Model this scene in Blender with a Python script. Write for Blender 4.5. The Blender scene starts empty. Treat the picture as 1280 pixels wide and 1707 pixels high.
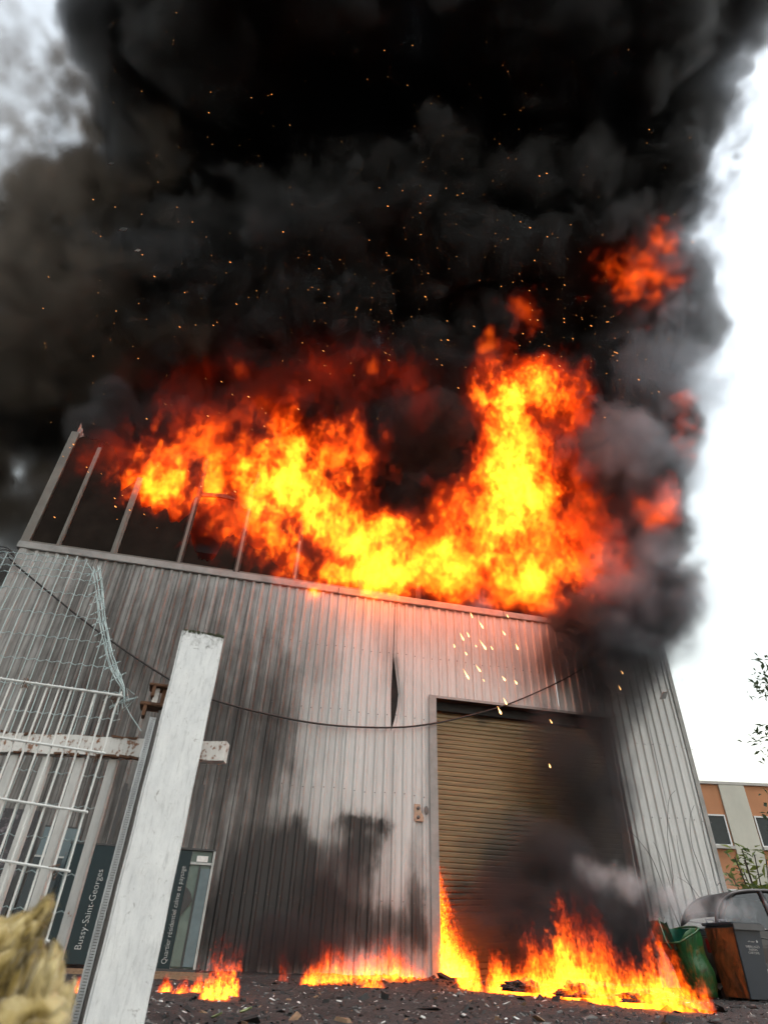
import bpy, bmesh, math, random
import numpy as np
from mathutils import Matrix, Vector, noise as mnoise

sc = bpy.context.scene
COL = sc.collection
RAD = math.radians

# ------------------------------------------------------------------ camera
F, CX, CY, H = 1000.0, 640.0, 853.5, 0.45          # focal length in photo pixels, principal point, eye height
_u = np.array([57.0, 1354.0, -F]); _u /= np.linalg.norm(_u)
_f = np.array([0, 0, -1.0]); _y = _f - _u * (_f @ _u); _y /= np.linalg.norm(_y); _x = np.cross(_y, _u)
CR = np.stack([_x, _y, _u])                          # camera axes -> world axes
CAM = np.array([0, 0, H])
cam_d = bpy.data.cameras.new('camera'); cam = bpy.data.objects.new('camera', cam_d); COL.objects.link(cam)
cam_d.sensor_fit = 'HORIZONTAL'; cam_d.sensor_width = 36; cam_d.lens = 36 * F / 1280
cam_d.clip_start = 0.05; cam_d.clip_end = 3000
cam_d.dof.use_dof = True; cam_d.dof.focus_distance = 13.0; cam_d.dof.aperture_fstop = 4.5
_m = Matrix([list(CR[i]) + [0] for i in range(3)] + [[0, 0, 0, 1]]); _m.translation = CAM
cam.matrix_world = _m; sc.camera = cam

# ------------------------------------------------------------------ sky, sun, exposure
SUN_EL, SUN_AZ = RAD(60), RAD(128)
wd = bpy.data.worlds.new('World'); sc.world = wd; wd.use_nodes = True
_nt = wd.node_tree
_sky = _nt.nodes.new('ShaderNodeTexSky'); _sky.sky_type = 'NISHITA'; _sky.sun_disc = False
_sky.sun_elevation = SUN_EL; _sky.sun_rotation = SUN_AZ; _sky.dust_density = 1.0; _sky.air_density = 3.0; _sky.ozone_density = 1.0
_hs = _nt.nodes.new('ShaderNodeHueSaturation'); _hs.inputs['Saturation'].default_value = 0.36     # bright hazy overcast
_bg = _nt.nodes['Background']; _bg.inputs[1].default_value = 0.15
_nt.links.new(_sky.outputs[0], _hs.inputs['Color']); _nt.links.new(_hs.outputs[0], _bg.inputs[0])
sun_d = bpy.data.lights.new('sun', 'SUN'); sun_d.energy = 0.5; sun_d.angle = RAD(14); sun_d.color = (1.0, 0.96, 0.9)
sun = bpy.data.objects.new('sun', sun_d); COL.objects.link(sun)
_sv = Vector((math.sin(SUN_AZ) * math.cos(SUN_EL), math.cos(SUN_AZ) * math.cos(SUN_EL), math.sin(SUN_EL)))
sun.rotation_euler = _sv.to_track_quat('Z', 'Y').to_euler()
sc.view_settings.view_transform = 'Standard'; sc.view_settings.look = 'None'
sc.view_settings.exposure = 0.72; sc.view_settings.gamma = 1.0; sc.view_settings.use_curve_mapping = False
cy = sc.cycles
cy.use_denoising = True; cy.max_bounces = 6; cy.diffuse_bounces = 2; cy.glossy_bounces = 3; cy.transmission_bounces = 4
cy.volume_bounces = 1; cy.transparent_max_bounces = 12
cy.volume_step_rate = 1.9; cy.volume_max_steps = 320
cy.use_adaptive_sampling = True; cy.adaptive_threshold = 0.04; cy.adaptive_min_samples = 16
cy.sample_clamp_indirect = 25.0

# ------------------------------------------------------------------ frames
def ray(px, py):
    w = CR @ np.array([px - CX, -(py - CY), -F]); return w / np.linalg.norm(w)
def at_y(px, py, Y):
    r = ray(px, py); return Vector(CAM + r * (Y / r[1]))
def at_z(px, py, Z):
    r = ray(px, py); return Vector(CAM + r * ((Z - H) / r[2]))
TH = RAD(12); D0 = 14.5                                # the facade: angle and distance at the door's left jamb
_r = ray(731, 1630); P0 = np.array([_r[0] / _r[1] * D0, D0, 0.0])
TT = np.array([math.cos(TH), math.sin(TH), 0]); NN = np.array([math.sin(TH), -math.cos(TH), 0])
def wall(px, py, off=0.0):                             # photo pixel -> (s along facade, z) on the plane OFF in front of it
    r = ray(px, py); p = P0 + NN * off; t = ((p - CAM) @ NN) / (r @ NN); q = CAM + r * t
    return float((q - P0) @ TT), float(q[2])
def W(s, z, off=0.0): return Vector(P0 + TT * s + NN * off + np.array([0, 0, z]))
WM = Matrix.Translation(P0) @ Matrix.Rotation(TH, 4, 'Z')     # facade frame: x = s, y = into the building, z = up

# ------------------------------------------------------------------ mesh helpers
class MB:
    def __init__(s): s.v = []; s.f = []
    def add(s, vs, fs):
        b = len(s.v); s.v += [tuple(p) for p in vs]; s.f += [tuple(i + b for i in f) for f in fs]; return s
    def box(s, lo, hi, M=None):
        (a, b, c), (d, e, f) = lo, hi
        vs = [(a,b,c),(d,b,c),(d,e,c),(a,e,c),(a,b,f),(d,b,f),(d,e,f),(a,e,f)]
        if M is not None: vs = [M @ Vector(p) for p in vs]
        return s.add(vs, [(0,3,2,1),(4,5,6,7),(0,1,5,4),(1,2,6,5),(2,3,7,6),(3,0,4,7)])
    def tube(s, pts, r, n=6, cap=True):
        pts = [Vector(p) for p in pts]; k = len(pts); rs = r if isinstance(r, (list, tuple)) else [r] * k
        vs = []; up = None
        for i, p in enumerate(pts):
            t = (pts[min(i + 1, k - 1)] - pts[max(i - 1, 0)]).normalized()
            if up is None or abs(up.dot(t)) > 0.95: up = Vector((0, 0, 1)) if abs(t.z) < 0.9 else Vector((1, 0, 0))
            a = t.cross(up).normalized(); b = a.cross(t); up = b
            vs += [p + (a * math.cos(2 * math.pi * j / n) + b * math.sin(2 * math.pi * j / n)) * rs[i] for j in range(n)]
        fs = [(i * n + j, i * n + (j + 1) % n, (i + 1) * n + (j + 1) % n, (i + 1) * n + j) for i in range(k - 1) for j in range(n)]
        if cap: fs += [tuple(range(n - 1, -1, -1)), tuple((k - 1) * n + j for j in range(n))]
        return s.add(vs, fs)
    def prism(s, poly, y0, y1):                         # polygon in the xz plane, thickness along y
        n = len(poly); vs = [(a, y0, b) for a, b in poly] + [(a, y1, b) for a, b in poly]
        return s.add(vs, [tuple(range(n)), tuple(range(2 * n - 1, n - 1, -1))] + [(i, i + n, (i + 1) % n + n, (i + 1) % n) for i in range(n)])
    def lathe(s, prof, n=16, M=None):
        vs = [Vector((r * math.cos(2 * math.pi * j / n), r * math.sin(2 * math.pi * j / n), z)) for r, z in prof for j in range(n)]
        if M is not None: vs = [M @ p for p in vs]
        k = len(prof)
        return s.add(vs, [(i * n + j, i * n + (j + 1) % n, (i + 1) * n + (j + 1) % n, (i + 1) * n + j) for i in range(k - 1) for j in range(n)]
                     + [tuple(range(n - 1, -1, -1)), tuple((k - 1) * n + j for j in range(n))])
    def build(s, name, mat, parent=None, smooth=False, bevel=0.0, fix=True):
        me = bpy.data.meshes.new(name); me.from_pydata(s.v, [], s.f); me.update()
        if bevel or fix:
            bm = bmesh.new(); bm.from_mesh(me)
            if bevel: bmesh.ops.bevel(bm, geom=list(bm.edges), offset=bevel, segments=2, affect='EDGES', clamp_overlap=True)
            if fix: bmesh.ops.recalc_face_normals(bm, faces=list(bm.faces))
            bm.to_mesh(me); bm.free()
        if smooth: me.shade_smooth()
        if mat: me.materials.append(mat)
        o = bpy.data.objects.new(name, me); COL.objects.link(o)
        if parent: o.parent = parent
        return o
def tag(o, label=None, cat=None, group=None, kind=None):
    for k, v in (('label', label), ('category', cat), ('group', group), ('kind', kind)):
        if v: o[k] = v
    return o
def empty(name, M=None, label=None, cat=None, group=None):
    o = bpy.data.objects.new(name, None); COL.objects.link(o); o.empty_display_size = 0.2
    if M is not None: o.matrix_world = M if isinstance(M, Matrix) else Matrix.Translation(M)
    return tag(o, label, cat, group)
def copy_part(o, parent, loc=None):
    c = o.copy(); COL.objects.link(c); c.parent = parent
    if loc is not None: c.location = loc
    return c

# ------------------------------------------------------------------ node helpers
class NT:
    def __init__(s, name, volume=False):
        s.m = bpy.data.materials.new(name); s.m.use_nodes = True; s.t = s.m.node_tree; s.t.nodes.clear()
        s.out = s.t.nodes.new('ShaderNodeOutputMaterial')
    def n(s, kind, **kw):
        q = s.t.nodes.new('ShaderNode' + kind)
        for k, v in kw.items(): setattr(q, k, v)
        return q
    def set(s, sock, v):
        if v is None: return
        if hasattr(v, 'is_linked'): s.t.links.new(v, sock)
        elif isinstance(v, (tuple, list)) and len(v) == 3 and sock.type == 'RGBA': sock.default_value = (*v, 1)
        else: sock.default_value = v
    def math(s, op, a, b=None, c=None, clamp=False):
        q = s.n('Math', operation=op, use_clamp=clamp)
        for i, v in enumerate((a, b, c)): s.set(q.inputs[i], v)
        return q.outputs[0]
    def mix(s, f, a, b, mode='MIX'):
        q = s.n('Mix', data_type='RGBA', blend_type=mode); s.set(q.inputs['Factor'], f); s.set(q.inputs[6], a); s.set(q.inputs[7], b); return q.outputs[2]
    def co(s, obj=None, kind='Object'):
        q = s.n('TexCoord')
        if obj: q.object = obj
        return q.outputs[kind]
    def pos(s): return s.n('NewGeometry').outputs['Position']
    def rnd(s): return s.n('ObjectInfo').outputs['Random']
    def map(s, v, scale=(1, 1, 1), loc=(0, 0, 0)):
        q = s.n('Mapping'); s.set(q.inputs['Vector'], v); q.inputs['Scale'].default_value = scale; q.inputs['Location'].default_value = loc; return q.outputs[0]
    def noise(s, v, scale=5, detail=4, rough=0.55, dist=0.0, col=False):
        q = s.n('TexNoise'); s.set(q.inputs['Vector'], v); s.set(q.inputs['Scale'], scale); q.inputs['Detail'].default_value = detail
        q.inputs['Roughness'].default_value = rough; q.inputs['Distortion'].default_value = dist; return q.outputs[1 if col else 0]
    def ramp(s, f, *stops):
        q = s.n('ValToRGB'); s.set(q.inputs[0], f); e = q.color_ramp.elements
        while len(e) < len(stops): e.new(0.5)
        for el, (p, c) in zip(e, stops): el.position = p; el.color = (c, c, c, 1) if isinstance(c, (int, float)) else (*c, 1)
        return q.outputs[0]
    def sep(s, v):
        q = s.n('SeparateXYZ'); s.set(q.inputs[0], v); return q.outputs
    def bump(s, h, strength=0.3, dist=0.01):
        q = s.n('Bump'); s.set(q.inputs['Height'], h); q.inputs['Strength'].default_value = strength; q.inputs['Distance'].default_value = dist; return q.outputs[0]
    def bsdf(s, color=(.5, .5, .5), rough=0.6, metal=0.0, normal=None, spec=0.5, **kw):
        q = s.n('BsdfPrincipled'); s.set(q.inputs['Base Color'], color); s.set(q.inputs['Roughness'], rough); s.set(q.inputs['Metallic'], metal)
        q.inputs['Specular IOR Level'].default_value = spec
        if normal is not None: s.set(q.inputs['Normal'], normal)
        for k, v in kw.items(): s.set(q.inputs[k.replace('_', ' ')], v)
        s.t.links.new(q.outputs[0], s.out.inputs['Surface']); return s.m
def plain(name, c, rough=0.6, metal=0.0, var=0.25, scale=6, spec=0.5, **kw):
    t = NT(name); n = t.noise(t.co(), scale, 5, 0.6)
    f = t.ramp(n, (0.25, 0), (0.75, 1))
    return t.bsdf(t.mix(f, tuple(x * (1 - var) for x in c), tuple(min(1, x * (1 + var)) for x in c)), rough, metal, spec=spec, **kw)

# ------------------------------------------------------------------ the warehouse (its root first: materials use its frame)
warehouse = empty('warehouse', WM, 'burning corrugated metal warehouse with roller shutter and smashed window band', 'building')

def soot_shade_field(t, co, blobs, seed=0.0):
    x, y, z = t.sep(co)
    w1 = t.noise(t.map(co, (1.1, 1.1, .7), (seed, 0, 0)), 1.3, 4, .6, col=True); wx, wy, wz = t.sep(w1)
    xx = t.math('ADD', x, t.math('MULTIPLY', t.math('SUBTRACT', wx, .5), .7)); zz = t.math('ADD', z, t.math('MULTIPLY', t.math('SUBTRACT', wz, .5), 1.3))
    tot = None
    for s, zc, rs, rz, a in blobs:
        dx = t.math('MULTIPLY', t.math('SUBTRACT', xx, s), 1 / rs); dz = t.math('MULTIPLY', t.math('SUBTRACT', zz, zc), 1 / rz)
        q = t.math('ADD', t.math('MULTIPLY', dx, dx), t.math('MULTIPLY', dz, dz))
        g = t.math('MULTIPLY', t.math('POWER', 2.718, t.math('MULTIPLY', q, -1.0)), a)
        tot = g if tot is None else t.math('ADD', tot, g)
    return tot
def px_blob(px, py, rx, ry, a):                          # a stain or painted shade given by where it lies on the facade
    s, z = wall(px, py); s1, _ = wall(px + rx, py); _, z1 = wall(px, py - ry); return (s, z, abs(s1 - s), abs(z1 - z), a)

STAINS_SHADE = [px_blob(*b) for b in [
    (30, 1050, 260, 300, .48), (230, 1060, 170, 260, .42), (390, 1100, 100, 170, .42), (100, 1420, 220, 260, .44), (360, 1330, 130, 200, .40), (460, 1260, 60, 110, .44),  # broad entries darken the left wall for smoke shade as well as soot
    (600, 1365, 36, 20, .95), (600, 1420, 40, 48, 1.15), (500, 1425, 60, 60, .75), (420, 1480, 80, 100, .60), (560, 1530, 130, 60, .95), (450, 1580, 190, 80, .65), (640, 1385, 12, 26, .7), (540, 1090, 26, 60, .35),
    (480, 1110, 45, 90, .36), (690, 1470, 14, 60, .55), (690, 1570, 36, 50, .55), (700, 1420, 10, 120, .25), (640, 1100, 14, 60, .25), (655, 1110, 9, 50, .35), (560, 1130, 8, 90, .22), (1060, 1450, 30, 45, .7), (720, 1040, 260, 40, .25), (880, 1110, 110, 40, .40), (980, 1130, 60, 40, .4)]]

def cladding_mat():
    t = NT('corrugated_steel'); co = t.co(warehouse)
    soot = soot_shade_field(t, co, STAINS_SHADE)
    streak = t.noise(t.map(co, (9, 9, .35)), 1.0, 5, .6); fine = t.noise(t.map(co, (30, 30, 4)), 1.0, 4, .6)
    base = t.mix(t.ramp(streak, (.3, 0), (.72, 1)), (.40, .395, .388), (.55, .545, .535))
    base = t.mix(t.math('MULTIPLY', t.ramp(fine, (.55, 0), (.75, 1)), .35), base, (.24, .215, .19))
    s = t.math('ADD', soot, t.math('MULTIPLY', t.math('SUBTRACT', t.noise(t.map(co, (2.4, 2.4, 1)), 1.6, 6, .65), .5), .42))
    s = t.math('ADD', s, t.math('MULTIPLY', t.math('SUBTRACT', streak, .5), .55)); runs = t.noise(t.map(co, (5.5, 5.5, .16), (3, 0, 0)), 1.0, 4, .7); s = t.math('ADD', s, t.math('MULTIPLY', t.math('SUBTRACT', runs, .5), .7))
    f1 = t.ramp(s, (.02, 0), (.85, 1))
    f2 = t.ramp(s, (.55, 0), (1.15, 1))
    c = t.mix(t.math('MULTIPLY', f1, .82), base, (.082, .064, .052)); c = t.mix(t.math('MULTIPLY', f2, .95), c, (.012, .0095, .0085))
    rough = t.math('ADD', .36, t.math('MULTIPLY', f1, .35))
    return t.bsdf(c, rough, 0.0, t.bump(t.noise(t.map(co, (3, 3, .8)), 2.0, 3), .12, .02), spec=.6)
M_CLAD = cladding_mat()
M_TRIM = plain('grey_flashing', (.24, .23, .22), .5, var=.3, scale=3)
M_DARK = plain('charred_inside', (.02, .018, .017), .9, var=.4)
M_SCREW = plain('screw_zinc', (.10, .09, .085), .5, .4)
M_MULL = plain('window_frame_aluminium', (.13, .115, .10), .6, .1, var=.3, scale=2)

PITCH = .225
def clad_sheet(s0, s1, z0, z1, tear=None, parent=warehouse):
    """one sheet of trapezoidal cladding; rib centres on the PITCH lattice so that neighbours run on"""
    prof = []; k = math.floor(s0 / PITCH) - 1; x = k * PITCH
    while x < s1 + PITCH:
        for dx, y in ((0, 0), (.118, 0), (.146, -.036), (.197, -.036)): prof.append((x + dx, y))
        x += PITCH
    def yat(q):
        for (a, ya), (b, yb) in zip(prof, prof[1:]):
            if a <= q <= b: return ya + (yb - ya) * (q - a) / (b - a)
        return 0
    pts = [(s0, yat(s0))] + [p for p in prof if s0 + .004 < p[0] < s1 - .004] + [(s1, yat(s1))]
    nz = 26 if tear else max(4, int((z1 - z0) / .55) + 1)
    m = MB(); rng = random.Random(int(s0 * 100 + z0 * 7)); lap = rng.uniform(-.006, .006)
    for j in range(nz + 1):
        z = z0 + (z1 - z0) * j / nz
        for x, y in pts:
            dx = dy = 0
            if tear: dx, dy = tear(x, z)
            hot = max(0, (z - 5.5) / 2.5) ** 2 * max(0, 1 - abs(s0 + .2) / 6); m.v.append((x + dx, y + dy + lap + .007 * math.sin(z * 1.3 + s0 * 3) + .022 * hot * math.sin(z * 4.1 + s0 * 5 + x * 1.3), z))
    n = len(pts)
    for j in range(nz):
        for i in range(n - 1): a = j * n + i; m.f.append((a, a + 1, a + n + 1, a + n))
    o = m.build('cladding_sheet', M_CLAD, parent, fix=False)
    return o

TOPZ, LEFT, RIGHT, DW, DH = 8.02, -10.32, 6.86, 4.65, 5.57
SLIT = -1.125 + .06
def tearL(x, z):                                          # the sheet left of the slit: its edge drawn aside
    e = max(0, 1 - (SLIT - x) / .20); b = max(0, 1 - abs(z - 5.55) / .85) ** .7
    b2 = .25 * max(0, min(1, (z - 5.6) / .6))
    return (-.02 * e * b, .012 * e * b - .03 * e * b2)
def tearR(x, z):
    e = max(0, 1 - (x - SLIT) / .30); b = max(0, 1 - abs(z - 5.50) / .80) ** .6
    return (.19 * e * b + .022 * e * max(0, min(1, (z - 6) / .5)), .10 * e * b)
edges = [LEFT]; x = SLIT - 8 * 1.125
while x < SLIT + .01: edges.append(x); x += 1.125
edges += [-.06]
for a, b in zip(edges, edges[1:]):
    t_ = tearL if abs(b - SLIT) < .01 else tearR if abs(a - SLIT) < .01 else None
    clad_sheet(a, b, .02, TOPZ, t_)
x = -.06
while x < DW + .1:
    b = min(x + 1.125, DW + .12); clad_sheet(x, b, DH + .02, TOPZ); x = b
    if b >= DW + .11: break
for a, b in ((DW + .12, DW + 1.17), (DW + 1.17, RIGHT)): clad_sheet(a, b, .02, TOPZ)
# side walls, back wall, floor slab, roof behind: plain sheets so the place holds from the side
def part(name, mat, lo, hi, parent=warehouse, bevel=0.0): return MB().box(lo, hi).build(name, mat, parent, bevel=bevel)
for xs in (LEFT - .05, RIGHT):
    m = MB(); y = .05
    while y < 16:
        for dy, d in ((0, 0), (.118, 0), (.146, .036), (.197, .036)): m.v += [(xs + d * (1 if xs > 0 else -1) + (.05 if xs < 0 else 0), y + dy, .02), (xs + d * (1 if xs > 0 else -1) + (.05 if xs < 0 else 0), y + dy, 12.3 if xs < 0 else TOPZ + .1)]
        y += PITCH
    m.f = [(i, i + 2, i + 3, i + 1) for i in range(0, len(m.v) - 2, 2)]
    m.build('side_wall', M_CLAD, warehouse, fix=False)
part('back_wall', M_DARK, (LEFT, 16, 0), (RIGHT, 16.2, 12.3))
part('inner_floor', M_DARK, (LEFT + .1, .35, .005), (RIGHT - .1, 15.9, .03))
part('inner_lining', M_DARK, (LEFT + .1, .12, .03), (-.12, .16, 7.9))
part('inner_lining', M_DARK, (DW + .25, .12, .03), (RIGHT - .05, .16, 7.9))
part('roof_deck', M_DARK, (LEFT, 6.0, 11.9), (-1.0, 16, 12.2))
part('corner_flashing', M_TRIM, (RIGHT - .10, -.055, .02), (RIGHT + .02, -.04, TOPZ))
part('corner_flashing', M_TRIM, (LEFT - .02, -.055, .02), (LEFT + .12, -.04, TOPZ))
part('sill_flashing', M_TRIM, (LEFT - .1, -.085, TOPZ - .01), (-2.6, .25, TOPZ + .17), bevel=.012)
part('sill_flashing', M_TRIM, (-2.59, -.083, TOPZ - .02), (2.0, .25, TOPZ + .165), bevel=.012)
part('sill_flashing', M_TRIM, (2.01, -.085, TOPZ - .012), (RIGHT + .05, .25, TOPZ + .16), bevel=.012)
part('jamb_trim', M_TRIM, (-.145, -.062, .02), (.035, -.045, DH + .02))
part('jamb_return', M_TRIM, (.018, -.044, .02), (.035, .40, DH))
part('jamb_return', M_TRIM, (DW - .02, -.03, .02), (DW, .40, DH))
part('lintel_trim', M_TRIM, (-.15, -.064, DH - .03), (DW + .14, -.046, DH + .03))
part('lintel_soffit', M_DARK, (.036, -.04, DH - .02), (DW - .021, .40, DH))
part('roller_box', M_DARK, (.04, .20, DH - .24), (DW - .025, .38, DH - .025))
m = MB()
for z in (6.55, 5.0, 3.3, 1.3):
    k = math.ceil(LEFT / PITCH)
    while k * PITCH < RIGHT - .1:
        s = k * PITCH + .172
        if not (-.1 < s < DW + .1 and z < DH) : m.lathe([(.013, 0), (.013, .008), (.006, .014)], 6, Matrix.Translation((s, -.036, z + .02 * math.sin(k))) @ Matrix.Rotation(RAD(90), 4, 'X'))
        k += 1
tag(m.build('screws', M_SCREW, warehouse), kind='stuff')

# roller shutter, buckled at its lower left corner
shutter = empty('roller_shutter'); shutter.parent = warehouse
def shutter_mat():
    t = NT('ochre_shutter_steel'); co = t.co(warehouse)
    st = t.noise(t.map(co, (.8, 1, 14)), 1.0, 4, .6); n2 = t.noise(co, 1.7, 5, .6)
    c = t.mix(t.ramp(st, (.3, 0), (.7, 1)), (.125, .074, .032), (.23, .15, .066))
    s = soot_shade_field(t, co, [px_blob(*b) for b in [(960, 1440, 120, 120, .9), (830, 1420, 60, 60, .55), (800, 1530, 60, 50, .9), (900, 1540, 110, 60, 1.0), (950, 1250, 60, 80, .4), (780, 1175, 90, 14, .7)]], 3.0)  # dark blobs put smoke shade and lintel shadow into the colour, with soot
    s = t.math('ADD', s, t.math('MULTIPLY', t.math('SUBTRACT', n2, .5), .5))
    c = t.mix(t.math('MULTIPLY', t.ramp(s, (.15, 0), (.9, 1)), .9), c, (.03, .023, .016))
    return t.bsdf(c, .45, .25, spec=.5)
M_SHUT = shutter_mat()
SP = .104
def buckle(s, z):
    k = max(0.0, 1.9 - z); l = max(0.0, 1 - s / 2.2)
    left = .04 + (.30 * min(k, .75) + .16 * max(0, k - .75)) + .03 * math.sin(z * 9) * min(1, k)
    u = (s - .04) / (DW - .08); sN = left + u * (DW - .04 - left)
    dz = -.10 * k * l * l + .02 * k * math.sin(s * 1.5)
    dy = .30 + .16 * min(k, 1.4) * max(0, 1 - s / 1.6) - .05 * math.sin(z * .9) + .03 * k * math.sin(s * 2.1 + z)
    return sN, dy, z + dz
z = .16; NSL = 0
while z < DH - .10:
    m = MB(); nx = 18 if z < 2.1 else 5
    for i in range(nx + 1):
        s = .04 + (DW - .08) * i / nx
        for dz, dyy in ((-SP * .5, .008), (-SP * .46, -.001), (-SP * .30, -.007), (SP * .28, -.007), (SP * .44, -.001), (SP * .56, .013)):
            a, b, c = buckle(s, z); m.v.append((a, b + dyy, c + dz))
    for i in range(nx):
        for j in range(5): q = i * 6 + j; m.f.append((q, q + 6, q + 7, q + 1))
    m.build('slat', M_SHUT, shutter, fix=False); z += SP; NSL += 1
m = MB(); pl = [buckle(.04 + (DW - .08) * i / 24, .10) for i in range(25)]
m.tube([(a, b, c) for a, b, c in pl], .035, 6); m.build('bottom_bar', M_TRIM, shutter)

# hasp and slot beside the door
M_RUSTY = plain('rusty_plate', (.36, .24, .17), .65, .2, var=.35, scale=14)
hs = MB().prism([(-.09, .17), (.05, .17), (.06, .05), (.13, -.08), (.12, -.17), (-.09, -.17)], -.052, -.040).build('hasp_plate', M_RUSTY, warehouse, bevel=.003)
hs.location = (-.42, 0, 2.96)
for dz in (.09, -.09): MB().lathe([(.035, 0), (.035, .018), (.02, .024)], 10, Matrix.Translation((.0, -.053, dz)) @ Matrix.Rotation(RAD(90), 4, 'X')).build('bolt', M_SCREW, hs)
MB().lathe([(.045, 0), (.05, .01), (.03, .012)], 12, Matrix.Translation((-.235, -.038, 3.02)) @ Matrix.Scale(1.8, 4, (0, 0, 1)) @ Matrix.Rotation(RAD(90), 4, 'X')).build('lock_slot', M_SCREW, warehouse)

# window band over the cladding: frame, mullions, sooty panes (most of them broken and ragged)
band = empty('window_band'); band.parent = warehouse
def pane_mat():
    t = NT('sooted_glazing'); n = t.noise(t.co(warehouse), 2.2, 5, .6)
    return t.bsdf(t.mix(n, (.006, .005, .0045), (.028, .021, .017)), .85, spec=.03)
M_PANE = pane_mat()
M_CHAR = plain('charred_steel', (.03, .02, .016), .8, .1, var=.5, scale=5)
WB, WT = TOPZ + .17, 11.9
mull = [(-10.33, WT, M_MULL), (-9.57, 11.5, M_MULL), (-8.28, 10.7, M_MULL), (-6.70, 11.75, M_CHAR), (-5.26, 11.6, M_CHAR), (-3.76, 10.3, M_CHAR), (-2.0, 9.0, M_CHAR), (-.4, 8.7, M_CHAR)]
for i, (s, zt, mt) in enumerate(mull):
    w = .10 if i in (0,) else .05 if i == 1 else .075
    m = MB(); rng = random.Random(i)
    zs = np.linspace(WB, zt, 12); brk = WB + (zt - WB) * .45
    for j, z in enumerate(zs):
        k = 1 if mt is M_MULL or z < brk else 1 - .55 * (z - brk) / (zt - brk) + .18 * rng.random()
        ox = 0 if mt is M_MULL else .05 * rng.uniform(-1, 1) * max(0, z - brk)
        for a, b in ((-w, .0), (w, .0), (w, .12), (-w, .12)): m.v.append((s + ox + a * k, b, z))
    for j in range(11):
        for q in range(4): m.f.append((j * 4 + q, j * 4 + (q + 1) % 4, j * 4 + 4 + (q + 1) % 4, j * 4 + 4 + q))
    m.f += [(0, 3, 2, 1), (44, 45, 46, 47)]
    m.build('mullion', M_MULL if i < 3 else M_CHAR, band)
    if 0 < i < 6: MB().box((s - w * .45, -.03, WB), (s + w * .45, -.003, WB + (zt - WB) * .6)).build('glazing_bead', M_MULL, band)
for s0, s1 in ((-10.22, -5.35), (-5.18, -1.0)): MB().box((s0, -.02, WB + .002), (s1, .10, WB + .07)).build('sill_rail', M_MULL, band)
MB().prism([(-6.62, 10.55), (-6.0, 10.62), (-5.75, 10.55), (-5.7, 10.48), (-6.1, 10.50), (-6.62, 10.42)], .0, .06).build('transom_remnant', M_CHAR, band)
MB().prism([(-5.5, 10.35), (-5.32, 10.4), (-5.3, 10.2), (-5.45, 10.25)], .0, .06).build('transom_remnant', M_CHAR, band)
def ragged(s0, s1, tops, name='pane'):
    rng = random.Random(int(s0 * 31)); poly = [(s0, WB + .02), (s1, WB + .02)]; n = len(tops)
    top = []
    for i in range(n - 1):
        for k in range(4):
            u = (i + k / 4) / (n - 1); z = tops[i] + (tops[i + 1] - tops[i]) * k / 4
            top.append((s0 + (s1 - s0) * u, z + rng.uniform(-.05, .05)))
    top.append((s1, tops[-1])); poly += top[::-1]
    return MB().prism(poly, .045, .06).build(name, M_PANE, band)
ragged(-10.2, -9.63, [11.8, 11.8]); ragged(-9.51, -8.36, [11.8, 11.6, 11.0, 10.2, 10.6])
ragged(-8.2, -6.78, [10.3, 9.75, 9.85, 9.6, 9.9, 9.45, 9.5, 9.8]); ragged(-6.62, -5.34, [9.2, 8.75, 8.5, 8.45, 8.5, 9.3, 9.35, 9.25])
ragged(-5.18, -3.84, [9.25, 9.0, 9.05, 8.75, 8.5, 8.35]); ragged(-3.68, -2.08, [8.5, 8.4, 8.55, 8.35])
for i in range(2):                                       # melted shreds hanging in the openings further right
    s = -1.8 + i * .75; ragged(s, s + .5, [8.4, 8.55 + .2 * (i % 3), 8.35])

# ------------------------------------------------------------------ ground
def ground_mat():
    t = NT('ashy_asphalt'); p = t.pos()
    a = t.noise(p, 1.2, 6, .65); b = t.noise(p, 22, 5, .7); c = t.noise(p, 90, 3, .6)
    col = t.mix(t.ramp(a, (.35, 0), (.7, 1)), (.018, .0175, .018), (.045, .043, .043))
    col = t.mix(t.math('MULTIPLY', t.ramp(b, (.60, 0), (.72, 1)), .6), col, (.16, .15, .145))
    col = t.mix(t.math('MULTIPLY', t.ramp(c, (.66, 0), (.74, 1)), .8), col, (.42, .41, .40))
    return t.bsdf(col, t.ramp(b, (.3, .55), (.7, .95)), 0, t.bump(t.math('ADD', b, t.math('MULTIPLY', c, .4)), .8, .03), spec=.4)
M_GROUND = ground_mat()
m = MB().box((-1200, -1200, -1), (1200, 1200, -.012)); m.build('ground', M_GROUND).__setitem__('kind', 'structure')
def gz(x, y):
    v = Vector((x, y, 0)); h = .035 * mnoise.fractal(v * 1.3, 1.0, 2.0, 4) + .02 * mnoise.fractal(v * 6, 1.0, 2.0, 3)
    return h
def gz2(x, y):
    q = (np.array([x, y, 0]) - P0); off = q @ NN
    rise = .12 * max(0, 1 - abs(off - .5) / 1.3)
    return gz(x, y) + rise + .01
m = MB(); nx, ny = 200, 170
gx = np.linspace(-9, 9.5, nx); gy = np.concatenate([np.linspace(3.2, 8, 80), np.linspace(8.05, 16.5, 90)])
for y in gy:
    for x_ in gx: m.v.append((x_, y, gz2(x_, y)))
for j in range(ny - 1):
    for i in range(nx - 1): a = j * nx + i; m.f.append((a, a + 1, a + nx + 1, a + nx))
g = m.build('burnt_yard', M_GROUND, smooth=True, fix=False); g['kind'] = 'structure'

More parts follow.
